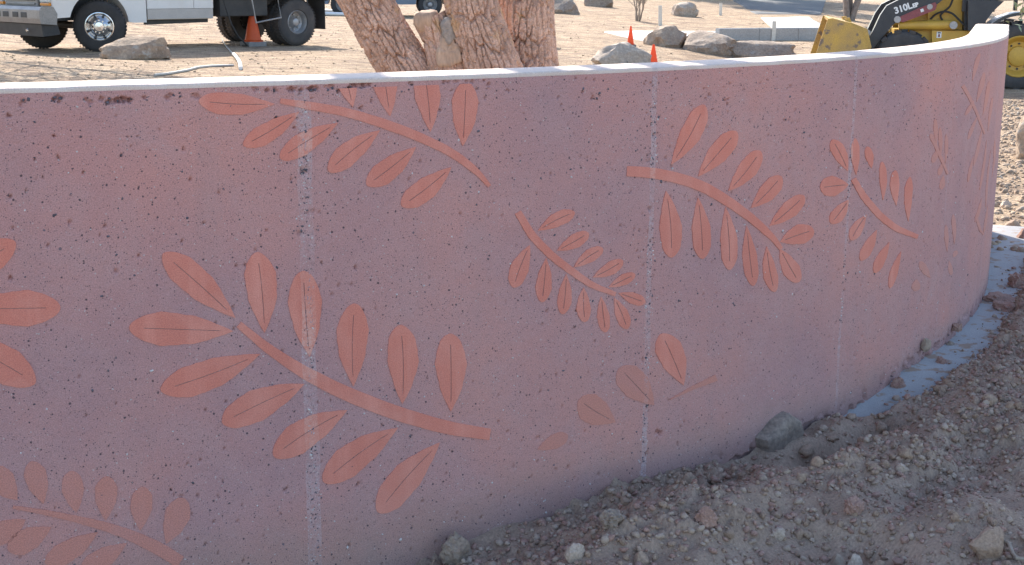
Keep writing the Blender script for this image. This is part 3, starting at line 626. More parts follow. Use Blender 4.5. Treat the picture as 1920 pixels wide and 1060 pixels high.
k = 9000; u_ = nrs.uniform(-.42, .4, k); Y_ = 8+nrs.random_sample(k)**1.3*34; X_ = u_*Y_; Z_ = g_far(X_, Y_); a = nrs.uniform(0, 6.28, k); l = nrs.uniform(.03, .12, k); h_ = nrs.uniform(.0, .02, k)
dx_, dy_ = np.cos(a)*l, np.sin(a)*l; wx, wy = -np.sin(a)*.005, np.cos(a)*.005
V = np.stack([np.stack([X_+wx, Y_+wy, Z_], 1), np.stack([X_-wx, Y_-wy, Z_], 1), np.stack([X_+dx_, Y_+dy_, Z_+h_+.004], 1)], 1).reshape(-1, 3)
o = mk('dry_grass', V, np.arange(3*k).reshape(-1, 3), 'straw'); tag(o, 'dry straw stalks lying over the sunlit ground', 'dry grass', kind='stuff')

def rock(px0, px1, py0, py1, label, mat, seed, name='boulder', cat='boulder', depth=.9, far=False, sub=4, Y=None, sink=.2, group=None, ground=True, z=None, yaw=0., at=None):
    """a stone filling that much of the photograph, standing on the ground under its lower edge"""
    cx = (px0+px1)/2
    p = (hit_far if far else hit)(cx, py1) if Y is None else at_y(cx, py1, Y)
    if z is not None: p.z = z
    if at: p = at_y(cx, py1, float(wp(*at)[1]))
    m = p.y/F/cp; w = (px1-px0)*m; h = (py1-py0)*m
    d = w*depth
    v, Fc = rock_shape(seed, sub)
    if cat == 'clod': v = v*(.86+.3*np.abs(fbm(v[:, 0]*2.6+seed, v[:, 1]*2.6, v[:, 2]*2.6, seed, 3)))[:, None]
    v = v*np.array([w/2, d/2, h*(.5+sink*1.5)])
    v[:, 2] += h*(.5-sink*1.5)
    c, s_ = math.cos(yaw), math.sin(yaw); v = np.stack([v[:, 0]*c-v[:, 1]*s_, v[:, 0]*s_+v[:, 1]*c, v[:, 2]], 1)
    o = mk(name, v, Fc, mat, smooth=True)
    if not far and not at and Y is None:
        q_s, q_n = sn(p.x, p.y)
        if 0 < q_s[0] < 4.2 and q_n[0] < w*.45: x_, y_ = wp(q_s[0], w*.45); p.x, p.y = float(x_), float(y_); d = 0
    k_ = 1+(0 if at else d*.25)/p.y; o.location = (p.x*k_, p.y*k_, p.z)
    try: o.data.set_sharp_from_angle(angle=R(32))
    except Exception: pass
    return tag(o, label, cat, group)
B = lambda *a, **k: rock(*a, far=True, **k)
gB = 'landscape boulders beyond the wall'
B(178, 316, 79, 121, 'long flat tan boulder with dark stained front, lying before the white truck', 'rock_tan', 3, depth=.6, group=gB)
B(1010, 1082, -14, 24, 'grey boulder at the top edge just right of the big tree', 'rock_grey', 4, group=gB)
B(1088, 1141, -22, 11, 'dark low boulder cut by the top edge, left of the bare shrub', 'rock_grey', 5, group=gB)
B(1004, 1033, 38, 88, 'narrow upright grey rock peeking out behind the right tree trunk', 'rock_grey', 6, group=gB)
B(1254, 1303, 1, 26, 'small rounded boulder standing alone right of the bare shrub', 'rock_pale', 7, group=gB)
B(1201, 1283, 46, 83, 'rounded tan boulder at the left end of the row of three', 'rock_tan', 8, group=gB)
B(1273, 1381, 55, 94, 'broad cracked boulder in the middle of the row of three', 'rock_grey', 9, group=gB)
B(1355, 1485, 73, 106, 'long low grey boulder at the right end of the row, by the kerb', 'rock_grey', 10, depth=.5, group=gB)
B(1102, 1214, 79, 126, 'large pale domed boulder nearest the wall top, beside an orange cone', 'rock_pale', 12, group=gB)
rock(1897, 1975, 188, 288, 'tan boulder cut by the right edge on sunlit dirt', 'rock_tan', 13, far=True)
for k, a in enumerate([
    (1817, 1886, 976, 1037, 'tan knobbly rock in the lower right corner beside a root', 'stone_tan', 22, 'stone'),
    (1063, 1106, 1017, 1054, 'pale cream stone at the bottom edge near the wall foot', 'stone_pale', 23, 'stone'),
    (1653, 1691, 692, 727, 'large reddish clod sitting on the footing against the wall', 'clod', 24, 'clod'),
    (1766, 1787, 627, 649, 'dark angular stone on the clean footing right of the last seam', 'stone_green', 25, 'stone'),
    (1715, 1736, 650, 669, 'grey stone touching the wall foot below the last seam', 'rock_grey', 26, 'stone'),
    (1751, 1783, 660, 687, 'round reddish clod at the outer edge of the footing', 'clod', 27, 'clod'),
    (1524, 1551, 848, 868, 'round tan stone on top of the dirt crest beyond the leaning slab', 'stone_tan', 28, 'stone'),
    (1588, 1628, 930, 962, 'dark brown clod standing out of the gravel slope', 'clod', 29, 'clod'),
    (1593, 1627, 1030, 1064, 'pale angular stone at the bottom edge of the gravel slope', 'stone_pale', 30, 'stone'),
    (1564, 1594, 1032, 1060, 'grey stone left of the pale one at the bottom edge', 'rock_grey', 31, 'stone'),
    (1640, 1672, 1040, 1066, 'reddish stone right of the pale one at the bottom edge', 'stone_tan', 32, 'stone'),
    (830, 893, 1008, 1066, 'lumpy grey clod against the wall foot at the bottom edge', 'stone_green', 33, 'clod'),
    (1833, 1902, 536, 563, 'flat crumbling reddish clod on the far part of the footing', 'clod', 34, 'clod'),
    (1890, 1935, 502, 534, 'dark red clod at the right edge just inside the wall shadow', 'clod', 35, 'clod'),
    (1858, 1925, 556, 580, 'wide flat clod pushed over the footing edge at the right', 'clod', 36, 'clod'),
    (1880, 1912, 400, 418, 'tan stone lying in the sun beyond the wall shadow', 'stone_tan', 37, 'stone'),
    (1905, 1935, 415, 440, 'reddish stone in the sun at the right edge', 'clod', 38, 'stone'),
    (1873, 1893, 365, 378, 'small sunlit stone right beside the wall edge', 'stone_pale', 39, 'stone'),
    (1125, 1175, 955, 985, 'blocky grey brown clod in the gully between crest and wall', 'stone_green', 40, 'clod'),
    (1305, 1352, 945, 985, 'rounded brown clod on the flank of the dirt crest', 'clod', 41, 'clod'),
    (1195, 1225, 1030, 1058, 'small tan stone at the bottom edge below the dirt crest', 'stone_tan', 42, 'stone'),
    (1683, 1702, 862, 878, 'small pale stone on the middle of the gravel slope', 'stone_pale', 43, 'stone'),
    (1787, 1806, 950, 968, 'small tan stone above the knobbly corner rock', 'stone_tan', 44, 'stone'),
    (1452, 1478, 985, 1006, 'cream pebble low on the bluish gravel slope', 'stone_pale', 45, 'stone'),
    (1775, 1795, 612, 624, 'crumb of red clod lying alone on the footing', 'clod', 46, 'clod')]):
    rock(*a[:7], name=a[7], cat=a[7], sub=4 if k < 4 or a[7] == 'clod' else 3, depth=.85, sink=.14)
def slab_stone(pxs, n1, label, seed):
    """a broken slab leaning flat on the wall: outline on the wall, real thickness towards the viewer"""
    P = np.array([wallpt(*p) for p in pxs]); k = len(P); d = np.linspace(0, k, 44, endpoint=False); i0 = d.astype(int); f = (d-i0)[:, None]
    O = P[i0]*(1-f)+P[(i0+1) % k]*f; r = np.random.RandomState(seed); O = O+r.normal(size=O.shape)*.0018; c = O.mean(0); V = []
    for q, n_ in ((1., -.03), (1.02, .0), (1., n1*.55), (.93, n1*.86), (.8, n1), (.6, n1*1.06), (.35, n1*1.03), (.12, n1*1.08)):
        w = c+(O-c)*q; nn = n_+(.005*fbm(w[:, 0]*30, w[:, 1]*30, 0, seed, 3) if n_ > 0 else 0)+(1.19*0-.0)
        x_, y_ = wp(w[:, 0], nn); V.append(np.stack([x_, y_, w[:, 1]], 1))
    V = np.concatenate(V); Fc = [tuple(map(int, q)) for q in grid_faces(8, 44, True)]+[tuple(range(7*44, 8*44))]
    o = MB().add(V, Fc).build('stone', 'stone_dark', None, V[0], True); o.location = tuple(V[0]); return tag(o, label, 'stone')
slab_stone([(1424, 842), (1421, 815), (1450, 779), (1470, 764), (1488, 778), (1500, 812), (1498, 836), (1478, 832), (1455, 838)], .05, 'grey slab of stone leaning against the foot of the wall', 5)
slab_stone([(1426, 880), (1425, 843), (1455, 840), (1480, 836), (1486, 850), (1484, 880)], .06, 'low dark block under the slab leaning on the wall', 6)
V_, F_ = [], None
used = 0
protos = [rock_shape(100+k, 2, 7, .25) for k in range(8)]
pm = []
for k, (v, Fc) in enumerate(protos):
    me = bpy.data.meshes.new('small_stone'); me.from_pydata([tuple(p) for p in v*.5], [], [tuple(map(int, f)) for f in Fc]); me.materials.append(M[('stone_tan', 'clod', 'pebble', 'stone_pale')[k % 4]]); pm.append(me)
kinds = ('tan', 'reddish', 'grey brown', 'pale')
while used < 90:
    s0, n0 = rnd.uniform(-.3, 4.0), rnd.uniform(.05, 1.25)
    if n0 < edge_n(s0)+.0: continue
    x0, y0 = wp(s0, n0); z0 = float(bank_z(np.array([s0]), np.array([n0]), np.array([x0]), np.array([y0]))[0])
    kk = rnd.randrange(len(pm)); o = bpy.data.objects.new('small_stone', pm[kk]); COL.objects.link(o); w = rnd.uniform(.018, .036)
    o.scale = (w, w*rnd.uniform(.7, 1), w*rnd.uniform(.55, .85)); o.rotation_euler = (rnd.uniform(-.3, .3), rnd.uniform(-.3, .3), rnd.uniform(0, 6))
    o.location = (float(x0), float(y0), z0+w*.16); used += 1
    zone = 'by the footing edge' if s0 > 1.5 and n0 < .45 else 'on the dirt crest' if s0 < 1.1 and n0 < .5 else 'on the gravel slope'
    tag(o, 'small %s stone half sunk in the dirt %s' % (kinds[kk % 4], zone), 'stone', 'small %s stones %s' % (kinds[kk % 4], zone))
# root in the corner
a = [hit(px, py)+Vector((0, 0, dz)) for px, py, dz in ((1874, 1018, .012), (1886, 1016, .018), (1897, 1022, .016), (1904, 1034, .012), (1913, 1044, .012), (1930, 1050, .01))]
tag(MB().ring(a, [.004, .0055, .006, .006, .005, .004], 8).build('root', 'twig', smooth=True), 'pale crooked root sticking out of the dirt in the lower right corner', 'root')

# ------------------------------------------------------------------ big multi-stemmed tree behind the wall
TY = 7.0
tree = thing('tree', 'old tree of several leaning trunks with furrowed reddish bark behind the wall', 'tree', (.05, TY, g_far(.05, TY)))
TO = tuple(tree.location)
def worley(u, v, per, seed):
    iu, iv = np.floor(u).astype(np.int64), np.floor(v).astype(np.int64); d1 = np.full(u.shape, 9.); d2 = d1.copy()
    for i in (-1, 0, 1):
        for j in (-1, 0, 1):
            a = (iu+i) % per; b = iv+j
            q = np.hypot(iu+i+.15+.7*_h(a, b, a*0, seed)-u, iv+j+.15+.7*_h(a, b, a*0, seed+3)-v)
            d2 = np.minimum(d2, np.maximum(q, d1)); d1 = np.minimum(d1, q)
    return d2-d1
def trunk_stem(name, pts, rads, zfine, seed, cells=15, depth=.02, flare=0, seg=220, mat='bark', parent=tree, off=TO):
    """bark-covered limb; rings are dense below zfine (the part in view)"""
    P = np.array(pts, float); d = np.concatenate([[0], np.cumsum(np.linalg.norm(np.diff(P, axis=0), axis=1))])
    zq = np.interp(zfine, P[:, 2], d) if P[-1, 2] > zfine else d[-1]
    zs = np.interp(.9, P[:, 2], d); q = np.concatenate([np.arange(0, zs, .03), np.arange(zs, zq, .0045), np.arange(zq, d[-1], .06)])
    def spl(c):
        g = np.interp(q, d, c); k = max(3, int(.12/.0045)) | 1
        gg = np.interp(np.linspace(0, d[-1], 600), d, c); w = 61; gg = np.convolve(np.pad(gg, w//2, mode='reflect', reflect_type='odd'), np.ones(w)/w, 'valid')
        return np.interp(q, np.linspace(0, d[-1], 600), gg)
    C = np.stack([spl(P[:, i]) for i in range(3)], 1); r = spl(np.array(rads, float))
    T = np.gradient(C, axis=0); T /= np.linalg.norm(T, axis=1)[:, None]
    A = np.cross(T, np.array([0, 1., 0])); A /= np.linalg.norm(A, axis=1)[:, None]; Bv = np.cross(T, A)
    th = np.linspace(0, 2*math.pi, seg, endpoint=False); Q, TT = np.meshgrid(q, th, indexing='ij')
    warp = .3*fbm(np.cos(TT)*1.6, np.sin(TT)*1.6, Q*7, seed, 3)
    per = cells; u = TT/(2*math.pi)*per+warp; v = Q*6+.4*fbm(np.cos(TT)*2, np.sin(TT)*2, Q*5, seed+8, 2)
    w1 = worley(u, v, per, seed); w2 = worley(u*2+.3, v*3.1, per*2, seed+1)
    ridge = sm(w1, .02, .17)*.72+sm(w2, 0, .16)*.28
    lump = fbm(np.cos(TT)*1.1, np.sin(TT)*1.1, Q*3, seed+4, 3)
    plate = .004*vnoise(np.floor(u)*3.7, np.floor(v)*2.9, 0, seed)
    rr = r[:, None]*(1+.07*lump)+depth*(ridge-.7)+plate+.0025*fbm(np.cos(TT)*14, np.sin(TT)*14, Q*40, seed+2, 2)
    if flare: rr = rr*(1+flare*np.exp(-Q/.18)*(1+.4*np.sin(TT*3+seed)))
    V = C[:, None]+A[:, None]*(rr*np.cos(TT))[..., None]+Bv[:, None]*(rr*np.sin(TT))[..., None]
    return mk(name, V.reshape(-1, 3), grid_faces(len(q), seg, True), mat, parent, off, True)
def tp(px, py, Y=TY, dz=0): p = at_y(px, py, Y); return (p.x, p.y, p.z+dz)
g0 = TO[2]
# left trunk, leaning strongly left
a0, a1, a2 = tp(752, 128), tp(712, 60), tp(674, 0)
trunk_stem('trunk', [(.0, TY, g0-.1), (-.28, TY, .55), a0, a1, a2, (a2[0]-.32, TY-.05, 2.0), (a2[0]-.62, TY-.1, 3.2), (a2[0]-.9, TY, 5.0)], [.2, .16, .125, .122, .12, .11, .09, .04], 1.5, 3, 27, .036)
b0, b1, b2 = tp(918, 128, TY-.1), tp(890, 55, TY-.1), tp(870, 0, TY-.1)
trunk_stem('trunk', [(.12, TY, g0-.1), (.02, TY-.05, .6), b0, b1, b2, (b2[0]-.12, TY-.1, 2.2), (b2[0]-.05, TY+.1, 3.6), (b2[0]+.1, TY, 5.6)], [.2, .17, .128, .122, .116, .105, .09, .04], 1.5, 5, 27, .036)
c0, c1, c2 = tp(980, 128, TY+.22), tp(974, 60, TY+.22), tp(972, 0, TY+.22)
trunk_stem('trunk', [(.15, TY+.1, g0-.1), (.1, TY+.2, .6), c0, c1, c2, (c2[0]+.12, TY+.25, 2.2), (c2[0]+.45, TY+.3, 3.6), (c2[0]+.7, TY+.3, 5.4)], [.21, .18, .152, .142, .138, .12, .1, .045], 1.5, 7, 31, .036)
for nm_, pts_, rr_ in (('limb', [(b2[0]-.06, TY-.1, 1.75), (b2[0]-.3, TY-.08, 2.5), (-.95, TY, 3.7), (-1.1, TY, 5.)], [.09, .09, .085, .04]),
                       ('limb', [(b2[0]-.12, TY-.1, 2.2), (-.62, TY, 3.), (-.76, TY+.05, 3.7), (-.8, TY, 4.6)], [.05, .045, .036, .02]),
                       ('limb', [(b2[0]-.1, TY-.1, 2.4), (-.46, TY, 3.1), (-.52, TY, 3.7), (-.5, TY, 4.8)], [.07, .065, .055, .03])):
    MB().ring(pts_, rr_, 14).build(nm_, 'bark', tree, TO, True)
# root crown joining them
trunk_stem('trunk', [(-.28, TY+.04, g0-.1), (-.29, TY+.05, .7), (-.3, TY+.05, .93), (-.3, TY+.06, 1.02)], [.3, .25, .17, .09], 1.5, 9, 22, .02)
# sawn stub between the left and the middle trunk
d0, d1, d2 = tp(838, 128, TY-.06), tp(822, 76, TY-.06), tp(800, 34, TY-.06)
trunk_stem('stub', [(-.2, TY, .7), d0, d1, d2], [.13, .105, .09, .085], 1.6, 13, 14, .022)
v, Fc = rock_shape(71, 3, 8, .2); q = np.array(tp(794, 44, TY-.1)); mk('sawn_end', v*np.array([.066, .06, .062])+q, Fc, 'wood', tree, TO, True)
def disc(name, c, nrm, rx, ry, mat, seed):
    nrm = Vector(nrm).normalized(); a = nrm.cross(Vector((0, 0, 1))).normalized(); b = a.cross(nrm); r = random.Random(seed); c = Vector(c); V = [c+nrm*.008]
    ph = r.uniform(0, 6)
    for ring_ in (.35, .7, 1., 1.08):
        for k in range(28):
            q = k*2*math.pi/28; e = 1+.12*math.sin(3*q+ph)+.08*math.sin(7*q+ph*2)+r.uniform(-.05, .05); V.append(c+a*(rx*ring_*e*math.cos(q))+b*(ry*ring_*e*math.sin(q))+nrm*(r.uniform(-.004, .005) if ring_ < 1.05 else -.05))
    Fc = [(0, 1+k, 1+(k+1) % 28) for k in range(28)]+[(1+j*28+k, 1+(j+1)*28+k, 1+(j+1)*28+(k+1) % 28, 1+j*28+(k+1) % 28) for j in range(3) for k in range(28)]
    return mk(name, V, Fc, mat, tree, TO, True)
disc('sawn_face', tp(838, 57, TY-.168), (.25, -1, .15), .042, .062, 'wood_grey', 2)
disc('bare_wood', tp(834, 100, TY-.172), (-.1, -1, .1), .06, .075, 'wood', 5)
disc('bark_scar', tp(938, 62, TY-.02), (.6, -1, .3), .03, .02, 'wood', 6)
mb = MB()
def limbs(mb, p, d, r, l, depth, rg, leaves=None, tw=.55, seg=7):
    p = Vector(p); d = Vector(d).normalized(); pts = [p]; rr = [r]
    for k in range(4):
        d = (d+Vector((rg.gauss(0, .13), rg.gauss(0, .13), rg.gauss(.04, .1)))).normalized(); p = p+d*(l/4); pts.append(p); rr.append(r*(1-.14*(k+1)))
    mb.ring(pts, rr, seg)
    if depth == 0:
        if leaves is not None:
            for _ in range(14): leaves.append(p+Vector((rg.gauss(0, .28), rg.gauss(0, .28), rg.gauss(0, .22))))
        return
    for k in range(rg.choice((2, 3))):
        e = (d+Vector((rg.gauss(0, tw), rg.gauss(0, tw), rg.gauss(.1, tw*.7)))).normalized()
        limbs(mb, pts[-1-(k % 2)], e, r*.6, l*.78, depth-1, rg, leaves, tw, max(4, seg-1))
def leaf_faces(name, pts, size, mat, parent, off, seed, per=3):
    r = np.random.RandomState(seed); P = np.repeat(np.array([tuple(p) for p in pts]), per, 0); k = len(P)
    P = P+r.normal(size=P.shape)*size*1.5; a = r.normal(size=(k, 3)); a /= np.linalg.norm(a, axis=1)[:, None]; b = np.cross(a, r.normal(size=(k, 3))); b /= np.linalg.norm(b, axis=1)[:, None]
    sz = size*r.uniform(.6, 1.3, (k, 1)); V = np.stack([P-a*sz, P+b*sz*.35, P+a*sz, P-b*sz*.35], 1).reshape(-1, 3)
    o = mk(name, V, np.arange(4*k).reshape(-1, 4), mat, parent, off); tag(o, kind='stuff'); return o
rg = random.Random(5); lv = []
for p, d in (((a2[0]-.9, TY, 4.95), (-.3, 0, 1)), ((a2[0]-.62, TY-.1, 3.2), (-1, .4, .6)), ((b2[0]+.1, TY, 5.55), (.1, .1, 1)), ((b2[0]-.05, TY+.1, 3.6), (.2, -.8, .8)), ((c2[0]+.7, TY+.3, 5.35), (.4, 0, 1)), ((c2[0]+.45, TY+.3, 3.6), (1, .3, .6))):
    limbs(mb, p, d, .05, 1.2, 3, rg, lv)
tag(mb.build('limbs', 'bark_grey', tree, TO, True), kind='stuff')
leaf_faces('crown', lv, .06, 'foliage', tree, TO, 4, 4)

def small_tree(name, label, x, y, h, r, seed, stems=1, mat='bark_grey', fol='foliage', spread=1., dens=4, lsize=.1, group=None, lean=.12, depth=4):
    z = float(g_far(x, y)); t = thing(name, label, 'tree', (x, y, z), 0, group); rg = random.Random(seed); lv = []; mb = MB(); lb = MB()
    for k in range(stems):
        a = 2*math.pi*k/stems+rg.uniform(0, 1); l = lean*(1 if stems > 1 else .3); p = Vector((x+math.cos(a)*r*.7*(stems > 1), y+math.sin(a)*r*.7*(stems > 1), z-.1)); d = Vector((math.cos(a)*l, math.sin(a)*l, 1)); pts = [p]; rr = [r*1.15]
        for q in range(5): d = d+Vector((rg.gauss(0, .05), rg.gauss(0, .05), 0)); p = p+d*(h*.45/5); pts.append(p); rr.append(r*(1-.09*(q+1)))
        mb.ring(pts, rr, 10)
        for q in range(3): limbs(lb, pts[-1-q % 2], (rg.gauss(0, spread), rg.gauss(0, spread), .7), r*.5, h*.2, depth-1, rg, lv)
    mb.build('trunk', mat, t, (x, y, z), True); tag(lb.build('limbs', mat, t, (x, y, z), True), kind='stuff')
    if dens: leaf_faces('crown', lv, lsize, fol, t, (x, y, z), seed, dens)
    return t
q = hit_far(1592, 32)
small_tree('tree', 'clump of slender grey trunks standing behind the yellow loader bucket', q.x, q.y+.5, 6, .1, 8, 5, lean=.22, dens=3)
spt = small_tree('tree', 'sparse tree left of the frame casting twig shadows before the truck', -7.95, 19.6, 5.2, .13, 12, 1, spread=1.3, dens=4, lsize=.06, depth=5)
rg = random.Random(31); mb = MB(); lv = []; off = tuple(spt.location); bz = off[2]
bp = [(-7.9, 19.6, bz+1.6), (-7.1, 19.4, bz+2.05), (-6.3, 19.2, bz+2.2), (-5.4, 19., bz+2.25), (-4.6, 18.9, bz+2.2)]; mb.ring(bp, [.06, .05, .04, .028, .012], 8)
for a, b in zip(bp[:-1], bp[1:]):
    for q in range(4): limbs(mb, Vector(a).lerp(Vector(b), .1+q*.25), (rg.uniform(-.2, 1), rg.gauss(0, .9), rg.uniform(.05, .6)), .02, .55, 2, rg, lv, .5, 5)
tag(mb.build('boughs', 'bark_grey', spt, off, True), kind='stuff'); leaf_faces('sprays', [p for p in lv if p.z > bz+1.5], .045, 'foliage', spt, off, 9, 1)
small_tree('tree', 'leafy shade tree left of the others over the road', 7.6, 62, 9, .22, 15, 1, spread=1.1, dens=16, lsize=.26)
small_tree('tree', 'leafy shade tree standing between two others over the road', 10.6, 65.5, 10, .25, 16, 1, spread=1.1, dens=16, lsize=.26)
small_tree('tree', 'leafy shade tree right of the others over the road', 13.8, 70, 10, .25, 19, 1, spread=1.1, dens=16, lsize=.26)
# drooping pale sprig at the top right corner, from a tree standing right of the frame
t = thing('tree', 'pale leaved tree right of the frame with a sprig drooping into the corner', 'tree', (7.6, 16.5, float(g_far(7.6, 16.5))))
off = tuple(t.location)
mb = MB(); tip = at_y(1908, 24, 15.6); tip0 = at_y(1917, -60, 15.6)
mb.ring([(7.6, 16.5, off[2]-.1), (7.5, 16.4, 1.2), (7.35, 16.3, 2.6), (7.2, 16.2, 4.)], [.11, .1, .085, .06], 10); mb.build('trunk', 'bark_grey', t, off, True)
mb = MB(); mb.ring([(7.3, 16.3, 3.0), (6.9, 16., 3.3), (6.3, 15.8, 2.9), tuple(tip0), tuple(tip)], [.04, .025, .015, .008, .004], 6); mb.build('limbs', 'bark_grey', t, off, True)
lp = [tip.lerp(tip0, q/9)+Vector((rnd.gauss(0, .03), rnd.gauss(0, .03), rnd.gauss(0, .02))) for q in range(10)]
leaf_faces('sprig', lp, .05, 'foliage_pale', t, off, 3, 3)

# bare shrub
q = hit_far(1189, 37); t = thing('shrub', 'bare leafless shrub of thin upright stems on the dry ground', 'shrub', q); rg = random.Random(3); off = tuple(q); mb = MB()
for k in range(11):
    a = rg.uniform(0, 6.28); l = rg.uniform(.15, .55); d = Vector((math.cos(a)*l, math.sin(a)*l, 1)); limbs(mb, q+Vector((math.cos(a)*.05, math.sin(a)*.05, -.03)), d, .02, .62, 2, rg, None, .3, 5)
mb.build('stems', 'twig', t, off, True)

# ------------------------------------------------------------------ kerb, slabs, drive, stakes, pipes
def sheet(name, pxs, mat, dz, kind='structure', th=.0):
    P = [hit_far(*p) for p in pxs]; V = []
    # subdivide between two rails given as (left..right top rail, left..right bottom rail)
    return P
def quad_sheet(name, A, Bq, Cq, D, mat, dz, nu=24, nv=16):
    pa, pb, pc, pd = [hit_far(*p) for p in (A, Bq, Cq, D)]; V = []
    for i in range(nu+1):
        for j in range(nv+1):
            p = pa.lerp(pb, i/nu).lerp(pd.lerp(pc, i/nu), j/nv); V.append((p.x, p.y, float(g_far(p.x, p.y))+(dz if 0 < i < nu and 0 < j < nv else -.12)))
    o = mk(name, V, grid_faces(nu+1, nv+1)[:, ::-1], mat, smooth=True); return tag(o, kind='structure')
quad_sheet('path', (1112, 58), (1345, 55), (1345, 71), (1212, 78), 'slab', .03)
quad_sheet('driveway', (1415, 27), (1512, 25), (1556, 49), (1440, 50), 'slab', .03)
quad_sheet('road', (1362, -6), (1545, -8), (1535, 21), (1410, 22), 'asphalt', .03, 40, 30)
ka, kb = hit_far(1342, 69), hit_far(1562, 71); kt = thing('kerb', 'low grey concrete kerb wall at the end of the driveway', 'kerb', ka)
mb = MB(); kd = (kb-ka); kd.z = 0; ku = kd.normalized(); kn = Vector((-ku.y, ku.x, 0)); L = kd.length
for i in range(3):
    p, q = ka+ku*(L*i/3+.006), ka+ku*(L*(i+1)/3-.006); V = []
    zt = ka.z+.26
    for e in (p, q):
        for (o_, z) in ((0, ka.z-.3), (0, zt-.02), (.02, zt), (.18, zt), (.2, zt-.02), (.2, ka.z-.3)): V.append((e.x+kn.x*o_, e.y+kn.y*o_, z))
    MB().add(V, [[0, 1, 2, 3, 4, 5], [11, 10, 9, 8, 7, 6]]+[[k, k+6, (k+1) % 6+6, (k+1) % 6] for k in range(6)]).build('kerb_block', 'kerb', kt, tuple(ka))
def stake(px, y0, y1, label, w=.1):
    p = hit_far(px, y1); m = p.y/F/cp; h = (y1-y0)*m
    mb = MB(); mb.box((p.x, p.y, p.z+h/2-.04), (w, .025, h+.04), Matrix.Rotation(rnd.uniform(-.04, .04), 3, 'Y'), .004)
    o = mb.build('stake', 'stake', None, tuple(p)); o.location = p; return tag(o, label, 'stake', 'survey stakes in the dry ground')
stake(1231, 8, 46, 'pale wooden stake standing behind the rounded tan boulder')
stake(1344, 1, 24, 'short pale stake at the top edge beside the shaded road')
stake(1444, 34, 70, 'pale double stake before the concrete kerb')
p = hit_far(1421, 101); p.y -= .1; o = MB().lathe([(.0, .14), (.02, .14), (.022, .13), (.022, .115), (.014, .11), (.014, 0)], (0, 0, 0), (0, 0, 1), 14).build('valve', 'pvc', smooth=True); o.location = (p.x, p.y, p.z); o.scale = (1.4, 1.4, 1.2); tag(o, 'small white valve stub in front of the long low boulder', 'valve')
def on_far(px, py, dz): q = hit_far(px, py); q.z += dz; return q
tag(MB().ring([on_far(x, y, .03) for x, y in ((432, 112), (437, 117), (442, 124), (445, 131), (446, 139))], [.026]*5, 10).build('pipe', 'pvc', smooth=True), 'short bent white pipe lying on the ground below the cone', 'pipe')
tag(MB().ring([on_far(x, y, .012) for x, y in ((411, 84), (417, 94), (424, 102), (433, 113))], .012, 6).build('hose', 'hose_grey', smooth=True), 'thin grey hose running from the truck to the white pipe', 'hose')
tag(MB().ring([on_far(x, y, .015) for x, y in ((285, 153), (310, 150), (345, 143), (365, 137), (390, 134), (432, 132))], .018, 6).build('hose', 'hose_grey', smooth=True), 'pale hose snaking along the ground just behind the wall', 'hose')
for k, (ya, yb) in enumerate(((28, 31), (34, 35))):
    tag(MB().ring([on_far(594, ya, .05), on_far(646, yb, .05)], .05, 10).build('pipe', 'pvc', smooth=True), ('upper', 'lower')[k]+' of two white pipes lying left of the big tree', 'pipe')
def cone(px, y0, y1, w, label, base=True, Y=None):
    p = hit_far(px, y1) if Y is None else at_y(px, y1, Y); m = p.y/F/cp; h = (y1-y0)*m; r = w*m/2
    t = thing('traffic_cone', label, 'cone', p, rnd.uniform(0, 1), 'orange traffic cones')
    MB().lathe([(r*.86, h*.14), (r*.82, h*.18), (r*.2, h*.97), (r*.14, h), (r*.08, h), (r*.1, h*.9)], (0, 0, 0), (0, 0, 1), 28).build('cone_body', 'cone', t, smooth=True)
    MB().lathe([(r*1.02, h*.13), (r*1.02, h*.16), (r*.8, h*.18)], (0, 0, 0), (0, 0, 1), 28).build('cone_flange', 'cone', t, smooth=True)
    if base: MB().box((0, 0, h*.065), (r*2.0, r*2.0, h*.13), None, r*.08).build('cone_base', 'grey_rubber', t)
    return t
cone(469, 27, 94, 36, 'tall orange cone on a grey base beside the truck flatbed')
cone(1176, 48, 86, 15, 'small orange cone behind the large pale boulder, farther one')
cone(1219, 82, 124, 21, 'orange cone right of the large pale boulder, nearer the wall')

